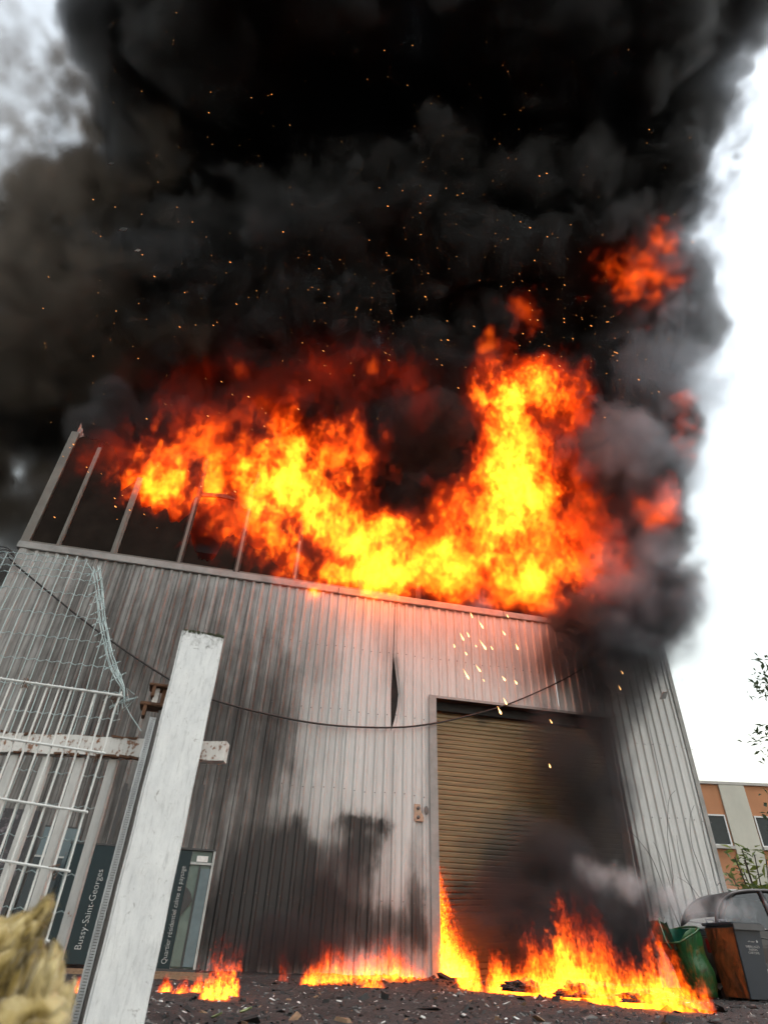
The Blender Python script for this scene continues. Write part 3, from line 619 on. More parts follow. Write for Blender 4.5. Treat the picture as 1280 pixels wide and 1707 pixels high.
M_MOSS = plain('dark_moss', (.035, .04, .02), .95, var=.6, scale=60)
rg = random.Random(3)

post = empty('gate_post', Matrix.Translation((-.968, 3.1, 0)) @ Matrix.Rotation(RAD(16), 4, 'Z'), 'thick scuffed white square gate post in the foreground', 'post')
bm = bmesh.new(); bmesh.ops.create_cube(bm, size=1)
for v in bm.verts: v.co = Vector((v.co.x * .222, v.co.y * .2, (v.co.z + .5) * 1.805))
bmesh.ops.bevel(bm, geom=[e for e in bm.edges if abs(e.verts[0].co.z - e.verts[1].co.z) > .5], offset=.012, segments=3, affect='EDGES')
bmesh.ops.subdivide_edges(bm, edges=[e for e in bm.edges if abs(e.verts[0].co.z - e.verts[1].co.z) > .5], cuts=24)
for v in bm.verts:
    if v.co.z > 1.8: v.co.z += .008 * math.sin(v.co.x * 40) + rg.uniform(-.006, .004)
    v.co.x += .0012 * math.sin(v.co.z * 17); v.co.y += .001 * math.sin(v.co.z * 23)
me = bpy.data.meshes.new('shaft'); bm.to_mesh(me); bm.free(); me.materials.append(M_POST)
o = bpy.data.objects.new('shaft', me); COL.objects.link(o); o.parent = post
m = MB()
for i in range(46):
    a = rg.uniform(-.105, .105); m.box((-.006, -.004, -.003), (.006, .004, .007), Matrix.Translation((a, rg.choice([-.098, -.096, rg.uniform(-.09, .09)]), 1.803 + rg.uniform(-.004, .005) - (.0 if abs(a) > .03 else .0))) @ Matrix.Rotation(rg.uniform(0, 3), 4, 'Z') @ Matrix.Scale(rg.uniform(.5, 1.5), 4))
tag(m.build('moss_crust', M_MOSS, post), kind='stuff')
rail = empty('rack_rail'); rail.parent = post
MB().box((-.163, -.03, .02), (-.157, .03, 1.36)).box((-.138, -.03, .02), (-.132, .03, 1.36)).build('rail_flange', M_GALV, rail)
m = MB(); z = .03
while z < 1.36: m.box((-.157, -.028, z), (-.138, -.022, z + .0068)); z += .0098
tag(m.build('rungs', M_GALV, rail), kind='stuff')
MB().box((-.157, .02, .02), (-.138, .028, 1.36)).build('rail_back', M_SCREW, rail)
MB().box((-.13, -.02, .02), (-.113, .06, 1.40)).build('gap_shade_strip', M_SCREW, rail)  # dark strip standing in for the shaded gap between rail and post
cat_ = empty('gate_catch'); cat_.parent = post
for z0, z1, xx in ((1.51, 1.525, -.205), (1.41, 1.428, -.225)):
    MB().box((xx, -.05, z0), (-.105, .06, z1)).build('catch_flange', M_RUST, cat_, bevel=.004)
    MB().box((xx + .02, -.048, z0 - .05), (xx + .035, .02, z0 - .001)).build('catch_lip', M_RUST, cat_)
MB().box((-.175, -.02, 1.43), (-.15, .0, 1.508)).build('catch_web', M_BEAM, cat_)
MB().box((-.135, -.02, 1.43), (-.112, .05, 1.508)).build('catch_web', M_RUST, cat_)

gate = empty('sliding_gate', (-1.4, 3.28, 0), 'rusty white sliding gate rail with white pickets hanging behind the post', 'gate')
def bent(x): return .004 * math.sin(x * 9)
m = MB(); prof = [(-.02, 1.224), (.055, 1.224), (.055, 1.318), (-.02, 1.318)]
for i in range(30):
    x = -1.0 + 1.63 * i / 29
    for y, z in prof: m.v.append((x, y + bent(x), z + .003 * math.sin(x * 23 + z * 9)))
for i in range(29):
    for q in range(4): m.f.append((i * 4 + q, i * 4 + (q + 1) % 4, i * 4 + 4 + (q + 1) % 4, i * 4 + 4 + q))
m.f += [(0, 3, 2, 1), (116, 117, 118, 119)]; m.build('top_rail', M_BEAM, gate)
m = MB(); 
for i in range(60):
    x = rg.uniform(-.95, .44); z = rg.choice([1.223, 1.223, 1.319]) + rg.uniform(-.004, .004); m.box((-.02, -.012, -.004), (.02, .01, .004), Matrix.Translation((x, -.012, z)) @ Matrix.Rotation(rg.gauss(0, .15), 4, 'Y') @ Matrix.Scale(rg.uniform(.4, 1.4), 4))
tag(m.build('rust_flakes', M_RUST, gate), kind='stuff')
for px in (-20, 37, 91, 146, 200):
    x = at_y(px, 1245, 3.32).x + 1.4; MB().box((x - .022, .0, .06), (x + .022, .03, 1.215)).build('picket', M_PICK, gate, bevel=.003)
MB().box((-1.0, .032, .10), (.20, .055, .15)).build('bottom_rail', M_PICK, gate)

pan = empty('white_wire_panel', (-1.45, 2.72, 0), 'white welded wire fence panel at the left edge, in front of the gate', 'fence')
def pz(x, z): return z - .097 * (x + .27)
xs = [.285 - .0565 * k for k in range(13)]
for k, x in enumerate(xs):
    if k == 0: pts = [(x + .004, 0, pz(x, 1.43)), (x - .004, -.004, pz(x, 1.33)), (x, 0, pz(x, 1.2)), (x - .003, .002, pz(x, .95)), (x, 0, pz(x, .7)), (x, 0, pz(x, .22))]
    else: pts = [(x, 0, pz(x, 1.418)), (x + .001 * math.sin(k), .002, pz(x, .9)), (x, 0, pz(x, .15))]
    MB().tube(pts, .0042 if k else .0036, 6).build('upright_wire', M_WIREW, pan)
for z in (1.409, 1.159, .930, .722, .503, .29): 
    MB().tube([(-.42, -.0075, pz(-.42, z)), (0, -.0075, pz(0, z)), (.30, -.0075, pz(.30, z))], .0052, 6).build('cross_wire', M_WIREW, pan)
for (x, z) in ((.27, 1.39), (-.155, 1.405), (.235, .71), (.262, 1.145)):
    m = MB()
    for q in range(4): m.tube([(x + rg.uniform(-.02, .02), rg.uniform(-.02, .02), pz(x, z) + rg.uniform(-.03, .03)) for _ in range(4)], .0016, 4)
    m.build('tie_wire', M_RUST, pan)

gm = empty('green_wire_mesh', (-2.0, 3.45, 0), 'torn grey green wire mesh rising above the white panel, its edge curled', 'fence')
def gm_edge(z):                                           # the torn edge: x against height
    pts = [(2.52, .02), (2.45, .10), (2.30, .17), (2.05, .27), (1.80, .40), (1.62, .54), (1.4, .56), (.2, .58)]
    for (za, xa), (zb, xb) in zip(pts, pts[1:]):
        if zb <= z <= za: return xa + (xb - xa) * (za - z) / (za - zb)
    return .02
k = 0; x = -.75
while x < .57:
    zt = 2.52
    while zt > .3 and gm_edge(zt) < x: zt -= .01
    n_ = 10; MB().tube([(x + .004 * math.sin(j * 1.7 + k), .012 * math.sin(j * 1.1 + k * .3) + .03 * math.sin(x * 3), zt + (.12 - zt) * j / n_) for j in range(n_ + 1)], .0032, 5).build('upright_wire', M_WIREG, gm)
    x += .066; k += 1
for z in [2.515, 2.47, 2.42, 2.37] + [2.26 - .152 * i for i in range(14)]:
    xe = gm_edge(min(z, 2.515)); n_ = int((xe + .75) / .033)
    MB().tube([(-.75 + (xe + .75) * j / n_, .03 * math.sin((-.75 + j * .033) * 3), z + (.006 if j % 2 else -.006) - .03 * (j / n_) ** 2) for j in range(n_ + 1)], .0027, 5).build('cross_wire', M_WIREG, gm)
for q in range(7):                                        # the curled hem
    ph = q * .9; MB().tube([(gm_edge(z) + .035 * math.sin(ph + z * 2) * (1 if z > 1.7 else .5) + .012, -.06 * math.cos(ph + z) , z) for z in np.linspace(2.50 - .02 * q, 1.57, 14)], .0028, 5).build('hem_wire', M_WIREG, gm)
for q in range(11):
    z = 2.34 - .068 * q; x0 = gm_edge(z); pts = [(x0 - .035 + .075 * j / 6 , -.07 + .01 * (j % 2), z + .055 * j / 6 + (.005 if j % 2 else -.005)) for j in range(7)]
    MB().tube(pts, .0032, 5).build('hem_wire', M_WIREG, gm)
for q in range(9): 
    c = Vector((.53 + rg.uniform(-.03, .05), -.02, 1.57 + rg.uniform(-.05, .06))); MB().tube([c + Vector((rg.uniform(-.07, .08), rg.uniform(-.03, .03), rg.uniform(-.06, .05))) for _ in range(3)], .0027, 5).build('loose_wire', M_WIREG, gm)
MB().tube([(.56, 0, 1.56), (.62, -.02, 1.49), (.71, -.03, 1.40)], .0027, 5).build('loose_wire', M_WIREG, gm)

# glass wool heap, close to the lens and out of focus
def wool_mat():
    t = NT('glass_wool'); co = t.pos(); a = t.noise(co, 9, 5, .6, 1.0); b = t.noise(t.map(co, (1, 1, .4)), 70, 5, .7)
    c = t.mix(t.ramp(a, (.44, 0), (.60, 1)), (.22, .15, .035), (.46, .37, .18)); c = t.mix(t.math('MULTIPLY', t.ramp(a, (.38, 1), (.49, 0)), .85), c, (.05, .036, .010))
    c = t.mix(t.math('MULTIPLY', t.ramp(b, (.5, 0), (.75, 1)), .35), c, (.30, .21, .07))
    return t.bsdf(c, .95, 0, t.bump(b, .6, .006), spec=.1, Sheen_Weight=.3)
m = MB(); wy = .92
def lobe(c, r, q, seed):
    bm = bmesh.new(); bmesh.ops.create_icosphere(bm, subdivisions=5, radius=1); R3 = Matrix.Rotation(q[0], 3, 'X') @ Matrix.Rotation(q[1], 3, 'Y') @ Matrix.Rotation(q[2], 3, 'Z')
    vs = []
    for v in bm.verts:
        p = v.co.copy(); f = 1.06 + .20 * mnoise.fractal(p * 1.1 + Vector((seed, 0, 0)), 1, 2, 2) - .34 * (1 - min(1, 4.5 * abs(mnoise.noise(Vector((p.x * 1.7, p.y * 1.7, p.z * .7)) + Vector((0, seed, 0)))))) + .016 * mnoise.fractal(p * 14, .8, 2, 4); p = Vector((p.x * r[0], p.y * r[1], p.z * r[2])) * f
        vs.append(Vector(c) + R3 @ p)
    m.add(vs, [tuple(v.index for v in f.verts) for f in bm.faces]); bm.free()
def wl(px, py, rx, ry, rz, q, seed, dy=0.0): lobe(tuple(at_y(px, py, wy + dy)), (rx, ry, rz), q, seed)
wl(2, 1600, .036, .05, .045, (0, .25, 0), 1); wl(52, 1552, .016, .03, .040, (0, .30, .4), 2, .01); wl(25, 1580, .022, .04, .034, (0, .5, .2), 12, .0); wl(8, 1668, .034, .06, .03, (.3, .2, .5), 3, -.02); wl(62, 1650, .014, .035, .040, (0, .1, .6), 4, -.03); wl(84, 1652, .012, .03, .040, (.2, -.1, .2), 5, .02)
wl(76, 1610, .010, .025, .022, (0, .4, 1), 6, .03); wl(40, 1715, .05, .07, .035, (.3, .5, .2), 7, -.03); wl(-40, 1640, .05, .06, .06, (0, .1, .3), 8); wl(98, 1690, .010, .03, .03, (0, .2, .2), 11, .0); wl(36, 1630, .014, .04, .036, (0, .2, .1), 13, -.03)
lobe((-.42, .95, .18), (.10, .14, .2), (0, .1, .2), 9); lobe((-.45, .98, .10), (.18, .2, .14), (0, 0, .4), 10)
fib = MB(); rw = random.Random(9)
for _ in range(5200):
    f = m.f[rw.randrange(len(m.f))]; p0, p1, p2 = (Vector(m.v[i]) for i in f[:3]); c = (p0 + p1 + p2) / 3
    if c.z < .36: continue
    nrm = (p1 - p0).cross(p2 - p0).normalized(); d_ = (nrm * .8 + Vector((rw.gauss(0, .6), rw.gauss(0, .6), rw.gauss(0, .6)))).normalized(); L_ = rw.uniform(.004, .012); sd = d_.orthogonal().normalized() * .0004
    fib.add([c - sd, c + sd, c + d_ * L_ + Vector((0, 0, -.001))], [(0, 1, 2)])
wool = m.build('glass_wool_heap', wool_mat(), smooth=True); tag(wool, 'crumpled yellow glass wool insulation in the bottom left corner, close up', 'insulation')
fo = fib.build('fibres', wool.data.materials[0], wool, fix=False); fo['kind'] = 'stuff'

# ------------------------------------------------------------------ things leaning against the wall behind the gate
def frame_at(s, off, rz=0.0, lean=0.0): return WM @ Matrix.Translation((s, -off, 0)) @ Matrix.Rotation(rz, 4, 'Z') @ Matrix.Rotation(-lean, 4, 'X')
def glass_mat(name, c, rough=.06):
    t = NT(name); n = t.noise(t.co(), 5, 5, .6); return t.bsdf(t.mix(n, tuple(x * .7 for x in c), tuple(min(1, x * 1.3) for x in c)), t.ramp(n, (.35, rough), (.8, rough + .18)), spec=.16)
M_SIGN = glass_mat('dark_teal_panel', (.010, .019, .022)); M_GLG = glass_mat('greenish_glass', (.10, .125, .108), .1); M_GLB = glass_mat('bluish_glass', (.10, .13, .14)); M_GLD = glass_mat('dark_glass', (.035, .042, .045), .1)
M_FRD = plain('dark_frame', (.03, .028, .027), .5, .2); M_FRL = plain('grey_alu_frame', (.26, .26, .25), .4, .4); M_LET = plain('white_lettering', (.38, .38, .37), .6, var=.15)
def text(body, size, mat, parent, M, name='lettering', align='LEFT', sx=1.0):
    cu = bpy.data.curves.new(name, 'FONT'); cu.body = body; cu.size = size; cu.extrude = .0015; cu.offset = -.014 * size; cu.align_x = align; cu.materials.append(mat)
    tmp = bpy.data.objects.new(name + '_curve', cu); COL.objects.link(tmp); dg = bpy.context.evaluated_depsgraph_get(); me = bpy.data.meshes.new_from_object(tmp.evaluated_get(dg)); bpy.data.objects.remove(tmp)
    me.name = name; o = bpy.data.objects.new(name, me); COL.objects.link(o); o.parent = parent; o.matrix_local = M @ Matrix.Scale(sx, 4, (1, 0, 0)); return o
UPW = lambda x, y, z: Matrix(((0, -1, 0, x), (0, 0, -1, y), (1, 0, 0, z), (0, 0, 0, 1)))      # text running upwards on a panel that faces -y
sA = empty('leaning_sign', frame_at(-7.05, 1.05, 0, RAD(7)), 'dark glossy sign panel reading Bussy-Saint-Georges, leaning behind the gate', 'sign')
MB().box((0, 0, .16), (.86, .03, 1.87)).build('board', M_SIGN, sA); MB().box((.862, -.005, .16), (.90, .03, 1.75)).build('edge_strip', M_GLB, sA)
MB().box((-.02, -.008, 1.872), (.90, .035, 1.90)).build('top_edge', M_FRD, sA)
text('Bussy-Saint-Georges', .150, M_LET, sA, UPW(.66, -.004, .34), sx=.93)
sB = empty('display_case', frame_at(-5.95, .95, 0, RAD(5)), 'dark framed display case reading Quartier résidentiel calme et paysage, right of the post', 'sign')
MB().box((0, 0, .14), (1.0, .03, 1.88)).build('board', M_SIGN, sB)
MB().box((1.005, .02, .15), (1.36, .035, 1.90)).build('backing_sheet', M_GLG, sB)
for a, b, c, d in ((-.02, 1.885, 1.42, 1.915), (-.02, .10, 1.42, .138), (1.38, .139, 1.42, 1.884)): MB().box((a, -.03, b), (c, .04, d)).build('frame', M_FRL if a > 1 else M_FRD, sB)
MB().box((1.005, -.012, 1.66), (1.375, .018, 1.70)).build('crossbar', M_FRL, sB); MB().box((1.17, -.010, .15), (1.20, .018, 1.655)).build('crossbar', M_FRD, sB)
MB().box((1.005, -.02, .17), (1.165, -.008, .80)).build('glass_sheet', M_GLG, sB); MB().box((1.205, -.018, .17), (1.375, -.008, 1.6)).build('glass_sheet', M_GLB, sB)
MB().prism([(1.003, .86), (1.16, 1.10), (1.12, 1.2), (1.05, 1.28), (1.003, 1.30)], -.024, -.018).build('broken_flap', M_FRD, sB)
MB().box((1.10, -.022, 1.705), (1.3, -.0, 1.80)).build('torn_card', M_WHT, sB)
text('Quartier résidentiel calme et paysage', .118, M_LET, sB, UPW(.93, -.004, .20), sx=.80)
o = empty('leaning_glass', frame_at(-7.62, .80, 0, RAD(6)), 'pale glass pane with thin dark frame standing between the gate pickets', 'glass'); MB().box((0, 0, .15), (.62, .012, 2.13)).build('pane', M_GLB, o); MB().box((-.01, -.004, 2.132), (.63, .016, 2.155)).build('frame', M_FRD, o); MB().box((.621, -.004, .15), (.64, .016, 2.13)).build('frame', M_FRD, o)
o = empty('leaning_glass', frame_at(-7.35, 1.18, 0, RAD(8)), 'greenish glass pane leaning left of the lettered dark panel', 'glass'); MB().box((-.2, 0, .1), (.26, .012, 1.62)).build('pane', M_GLD, o); MB().box((-.21, -.004, 1.622), (.27, .016, 1.65)).build('frame', M_FRL, o)
def mottled():
    t = NT('mottled_board'); n = t.noise(t.co(), 7, 6, .7, 1.5); return t.bsdf(t.mix(t.ramp(n, (.52, 0), (.66, 1)), (.018, .016, .018), (.13, .11, .12)), .6)
M_MOT = mottled()
o = empty('mottled_board', frame_at(-8.5, .8, 0, RAD(9)), 'tall dark mottled board leaning behind the white wire panel', 'board'); MB().box((0, 0, .05), (.66, .05, 2.42)).build('sheet', M_MOT, o); MB().box((.665, -.01, .05), (.73, .05, 2.3)).build('batten', M_FRD, o)
o = empty('dark_board', frame_at(-9.25, .8, 0, RAD(10)), 'black board at the far left behind the gate pickets', 'board'); MB().box((0, 0, .05), (.55, .05, 2.35)).build('sheet', M_FRD, o); MB().box((-.4, -.02, .05), (-.05, .04, 1.9)).build('glass_strip', M_GLB, o)
o = empty('steel_angle', frame_at(-5.08, .45, 0, RAD(6)), 'dark steel bar standing upright above the display case', 'bar'); MB().box((0, 0, .1), (.09, .012, 3.15)).build('flange', M_FRD, o); MB().box((.0, .0125, .1), (.012, .08, 3.15)).build('flange', M_FRD, o)
o = empty('steel_angle', frame_at(-6.55, .45, 0, RAD(6)), 'dark steel bar left of the white post behind the gate', 'bar'); MB().box((0, 0, .1), (.08, .012, 3.05)).build('flange', M_FRD, o); MB().box((.0, .0125, .1), (.012, .08, 3.05)).build('flange', M_FRD, o)
for i, (s0, s1, off, z, lab) in enumerate([(-7.3, -6.0, 1.25, .06, 'scorched timber sleeper under the lettered dark panel'), (-5.9, -4.3, 1.25, .06, 'scorched timber sleeper under the display case'), (-5.6, -4.2, 1.65, .03, 'loose scorched plank lying in front of the display case')]):
    tag(MB().box((s0, -off - .08, z - .05), (s1, -off + .12, z + .05)).build('timber', M_WOOD, bevel=.006), lab, 'timber').matrix_world = WM
tag(MB().box((-7.9, -1.2, .0), (-4.4, -.6, .10)).build('pallet', plain('pallet_wood', (.10, .065, .04), .85, var=.4)), 'dark wooden pallet carrying the leaning panels', 'pallet').matrix_world = WM

# ------------------------------------------------------------------ cables on the facade
M_CAB = plain('black_cable', (.02, .018, .017), .6)
def smoothpath(p, n=6):
    p = [Vector(q) for q in p]; out = []
    for i in range(len(p) - 1):
        a, b, c, d = p[max(i - 1, 0)], p[i], p[i + 1], p[min(i + 2, len(p) - 1)]
        for k in range(n):
            t = k / n; out.append(.5 * ((2 * b) + (c - a) * t + (2 * a - 5 * b + 4 * c - d) * t * t + (3 * b - a - 3 * c + d) * t ** 3))
    return out + [p[-1]]
def cable(pxs, off, r, label):
    return tag(MB().tube(smoothpath([W(*wall(a, b, off), off) for a, b in pxs]), r, 6).build('cable', M_CAB, smooth=True), label, 'cable')
cable([(12, 925), (25, 940), (70, 978), (160, 1050), (270, 1125), (350, 1165), (470, 1196), (560, 1210), (660, 1213), (730, 1205), (795, 1190)], .12, .022, 'long black cable sagging across the facade from the upper left corner to the shutter')
cable([(795, 1190), (845, 1175), (900, 1152), (945, 1130), (990, 1104), (1030, 1085)], .10, .018, 'dark cable climbing over the cladding above the shutter')
for i, dz in enumerate((0, 6, 12)): cable([(-30, 922 + dz), (-5, 912 + dz), (15, 915 + dz * .5), (26, 932)], .15 + .03 * i, .012, ['upper', 'middle', 'lower'][i] + ' thin wire looping off the warehouse corner at the left edge')

# ------------------------------------------------------------------ bins
def bin_shell(w, d, h, taper=.80, nz=9, warp=None, open_top=False):
    m = MB(); ring = []
    for j in range(nz + 1):
        u = j / nz; k = taper + (1 - taper) * u; z = .06 + (h - .06) * u
        c = [(-w * k, -d * k), (-w * k * .33, -d * k * 1.01), (w * k * .33, -d * k * 1.01), (w * k, -d * k), (w * k, -d * k * .33), (w * k, d * k * .33), (w * k, d * k), (w * k * .33, d * k), (-w * k * .33, d * k), (-w * k, d * k), (-w * k, d * k * .33), (-w * k, -d * k * .33)]
        for x, y in c:
            p = Vector((x, y, z)); m.v.append(tuple(warp(p, u) if warp else p))
    for j in range(nz):
        for i in range(12): m.f.append((j * 12 + i, j * 12 + (i + 1) % 12, j * 12 + 12 + (i + 1) % 12, j * 12 + 12 + i))
    m.f.append(tuple(range(11, -1, -1)))
    if not open_top: m.f.append(tuple(nz * 12 + i for i in range(12)))
    return m
M_SLATE = plain('slate_plastic', (.022, .027, .036), .42, var=.12, scale=4)
def melt_mat():
    t = NT('scorched_brown_plastic'); co = t.co(); n = t.noise(t.map(co, (1, 1, .6)), 5, 5, .6, 1.2); return t.bsdf(t.mix(t.ramp(n, (.35, 0), (.7, 1)), (.035, .014, .007), (.24, .072, .020)), .33, 0, t.bump(n, .5, .04), spec=.6)
M_MELT = melt_mat()
b1 = empty('wheelie_bin', Matrix.Translation((6.50, 12.85, 0)) @ Matrix.Rotation(RAD(14), 4, 'Z'), 'slate wheelie bin with white lettering and scorched brown side', 'bin', )
bw, bd, bh = .27, .36, 1.06
bin_shell(bw, bd, bh).build('body', M_SLATE, b1, bevel=.008)
m = MB(); nu, nv = 14, 22                                   # the side towards the fire: softened, browned, rippled
for j in range(nv + 1):
    for i in range(nu + 1):
        u, v = i / nu, j / nv; k = .80 + .20 * v; z = .07 + (bh - .10) * v
        bulge = .020 + .05 * math.sin(u * math.pi) * max(0, mnoise.noise(Vector((u * 3, v * 4, 2))) + .25) * math.sin(v * math.pi)
        m.v.append((-bw * k - bulge, bd * k * (2 * u - 1) * .98, z))
for j in range(nv):
    for i in range(nu): a = j * (nu + 1) + i; m.f.append((a, a + nu + 1, a + nu + 2, a + 1))
m.build('scorched_side', M_MELT, b1, smooth=True)
lid = MB().box((-.31, -.40, bh + .002), (.31, .40, bh + .05)).build('lid', M_SLATE, b1, bevel=.015)
MB().box((-.315, -.425, bh - .06), (.315, -.402, bh + .03)).build('rim_lip', plain('grey_rim', (.05, .05, .055), .4), b1, bevel=.006)
for x in (-.16, .12):
    hb = MB().tube([(x - .08, .30, bh + .05), (x - .08, .33, bh + .11), (x + .08, .33, bh + .11), (x + .08, .30, bh + .05)], .014, 6).build('lid_handle', plain('pale_handle', (.22, .22, .25), .35), b1)
for x in (-.2, .2): MB().lathe([(.10, -.02), (.10, .02)], 14, Matrix.Translation((x, .30, .10)) @ Matrix.Rotation(RAD(90), 4, 'Y')).build('wheel', M_FRD, b1)
fr = lambda x, z: Matrix(((1, 0, 0, x), (0, 0, -1, -.345 + -.012 * (z - .7) / .3), (0, 1, 0, z), (0, 0, 0, 1)))
for ln, z, sz in (('ville propre', .835, .030), ('EMBALLAGES', .755, .048), ('PAPIERS', .712, .048), ('CARTONS', .668, .048)): text(ln, sz, M_LET, b1, fr(.03, z), align='CENTER')
MB().prism([(.135, .832), (.155, .832), (.165, .845), (.15, .868), (.135, .86)], -.350, -.344).build('emblem', M_LET, b1)

def gmelt_mat():
    t = NT('melted_green_plastic'); co = t.co(); n = t.noise(t.map(co, (2.4, 2.4, .7)), 2.6, 5, .6, 1.6); b = t.noise(co, 9, 4, .6)
    c = t.mix(t.ramp(n, (.50, 0), (.70, 1)), (.010, .075, .022), (.13, .075, .012)); c = t.mix(t.ramp(b, (.55, 0), (.75, 1)), c, (.02, .012, .006)); return t.bsdf(c, .32, 0, t.bump(n, .6, .04), spec=.6)
b2 = empty('wheelie_bin', Matrix.Translation((5.78, 13.05, 0)) @ Matrix.Rotation(RAD(14), 4, 'Z') @ Matrix.Scale(.92, 4), 'melted green wheelie bin sagging open beside the fire', 'bin')
def sag(p, u):
    q = p.copy(); q.x -= .26 * u ** 1.6; q.z -= .24 * u * u * max(0, -p.x / .25); q.x += .022 * math.sin(p.z * 9 + p.y * 5); q.y += .02 * math.sin(p.z * 11)
    return q
bin_shell(.24, .32, 1.10, .78, 14, sag, True).build('body', gmelt_mat(), b2, smooth=True)
M_TEAL = plain('teal_plastic', (.012, .12, .075), .35, var=.2)
bin_shell(.225, .305, 1.09, .78, 14, lambda p, u: sag(p, u) + Vector((0, 0, .0)), True).build('inner_wall', M_TEAL, b2, smooth=True)
rim = [sag(Vector((x, y, 1.10)), 1.0) for x, y in ((-.25, -.33), (.25, -.33), (.25, .33), (-.25, .33), (-.25, -.33))]
MB().tube(smoothpath(rim, 4), .018, 6).build('rim', gmelt_mat(), b2, smooth=True)
lidm = MB(); lc = Vector((-.50, .05, .98))
for i in range(9):
    for j in range(9): u, v = i / 8 - .5, j / 8 - .5; lidm.v.append((lc.x - .12 * v + .05 * math.cos(u * 5), lc.y + u * .55, lc.z + v * .42 + .03 * math.sin(u * 6)))
lidm.f = [(i * 9 + j, i * 9 + j + 1, i * 9 + j + 10, i * 9 + j + 9) for i in range(8) for j in range(8)]; lidm.build('lid', M_TEAL, b2, smooth=True)
MB().tube([(lc.x - .10, -.20, lc.z - .22), (lc.x - .16, -.18, lc.z - .1), (lc.x - .22, -.16, lc.z + .22), (lc.x - .14, -.1, lc.z + .26)], .014, 6).build('handle', M_TEAL, b2, smooth=True)

# ------------------------------------------------------------------ parked car behind the bins
car = empty('parked_car', Matrix.Translation((6.35, 13.35, 0)), 'dark grey hatchback parked behind the bins at the right edge', 'car')
def carp():
    t = NT('dark_car_paint'); return t.bsdf((.035, .030, .032), .28, .3, spec=.4, Coat_Weight=.25, Coat_Roughness=.08)
M_CAR = carp(); M_GLASS = NT('car_glass'); _g = M_GLASS.n('BsdfGlass'); _g.inputs['Roughness'].default_value = 0; _tr = M_GLASS.n('BsdfTransparent'); _tr.inputs[0].default_value = (.08, .10, .11, 1); _gl = M_GLASS.n('BsdfGlossy'); _gl.inputs['Roughness'].default_value = .02; _mx = M_GLASS.n('MixShader'); _fr = M_GLASS.n('Fresnel'); _fr.inputs[0].default_value = 1.6
M_GLASS.t.links.new(M_GLASS.math('ADD', _fr.outputs[0], .03), _mx.inputs[0]); M_GLASS.t.links.new(_tr.outputs[0], _mx.inputs[1]); M_GLASS.t.links.new(_gl.outputs[0], _mx.inputs[2]); M_GLASS.t.links.new(_mx.outputs[0], M_GLASS.out.inputs['Surface']); M_GLASS.t.nodes.remove(_g); M_GLASS = M_GLASS.m
CW = 1.66
st = [(.0, .35, .62, .70), (.06, .30, .95, .80), (.25, .24, 1.04, .83), (1.2, .20, 1.06, .83), (2.6, .20, 1.02, .83), (3.1, .22, .98, .82), (3.7, .28, .86, .78), (3.95, .36, .66, .66)]
m = MB()
for x, z0, z1, hw in st:
    for yy, zz in ((-hw * .9, z0), (-hw, z0 + .14), (-hw, z0 + (z1 - z0) * .7), (-hw * .97, z1), (hw * .97, z1), (hw, z0 + (z1 - z0) * .7), (hw, z0 + .14), (hw * .9, z0)): m.v.append((x, CW / 2 + yy, zz))
for i in range(len(st) - 1):
    for q in range(8): m.f.append((i * 8 + q, i * 8 + (q + 1) % 8, i * 8 + 8 + (q + 1) % 8, i * 8 + 8 + q))
m.f += [tuple(range(8)), tuple(range((len(st) - 1) * 8 + 7, (len(st) - 1) * 8 - 1, -1))]; m.build('body', M_CAR, car, bevel=.02)
arc = [(.16, 1.05), (.25, 1.30), (.45, 1.52), (.75, 1.645), (1.2, 1.695), (1.7, 1.68), (2.15, 1.58), (2.6, 1.38), (3.1, 1.04)]
def hwz(z): return .80 - .20 * max(0, (z - 1.0) / .7)
sa = smoothpath([(x, 0, z) for x, z in arc], 4)
m = MB()
for p in sa[4:-8]:
    hw = hwz(p.z)
    for k in range(7): yy = -hw + 2 * hw * k / 6; m.v.append((p.x, CW / 2 + yy, p.z + .03 * (1 - (2 * k / 6 - 1) ** 2)))
nn = len(sa[4:-8])
for i in range(nn - 1):
    for k in range(6): a = i * 7 + k; m.f.append((a, a + 1, a + 8, a + 7))
roofc = plain('car_roof_dust', (.03, .028, .029), .7, .0, var=.2, spec=.12)
m.build('roof', roofc, car, smooth=True)
for sy in (-1, 1):
    pill = lambda pts, r, nm: MB().tube([(x, CW / 2 + sy * (hwz(z) + .0), z) for x, z in pts], r, 8).build(nm, M_CAR, car, smooth=True)
    pill([(p.x, p.z) for p in sa], .035, 'roof_rail'); pill([(1.28, 1.03), (1.24, 1.68)], .045, 'pillar'); pill([(.22, 1.03), (.34, 1.28), (.5, 1.5)], .05, 'pillar')
    pill([(.1, 1.05), (1.2, 1.06), (2.6, 1.03), (3.1, 1.0)], .02, 'window_sill')
    for poly in ([(.30, 1.06), (1.22, 1.07), (1.19, 1.66), (.78, 1.61), (.50, 1.48), (.36, 1.28)], [(1.34, 1.07), (2.62, 1.05), (2.55, 1.37), (2.12, 1.55), (1.7, 1.64), (1.30, 1.66)]):
        g_ = MB(); g_.v = [(x, CW / 2 + sy * (hwz(z) - .01), z) for x, z in poly]; g_.f = [tuple(range(len(poly)))]; g_.build('window', M_GLASS, car, fix=False)
g_ = MB(); g_.v = [(.10, CW / 2 - .7, 1.06), (.10, CW / 2 + .7, 1.06), (.52, CW / 2 + .6, 1.56), (.52, CW / 2 - .6, 1.56)]; g_.f = [(0, 1, 2, 3)]; g_.build('rear_window', M_GLASS, car, fix=False)
M_SEAT = plain('black_seat_cloth', (.012, .012, .014), .9)
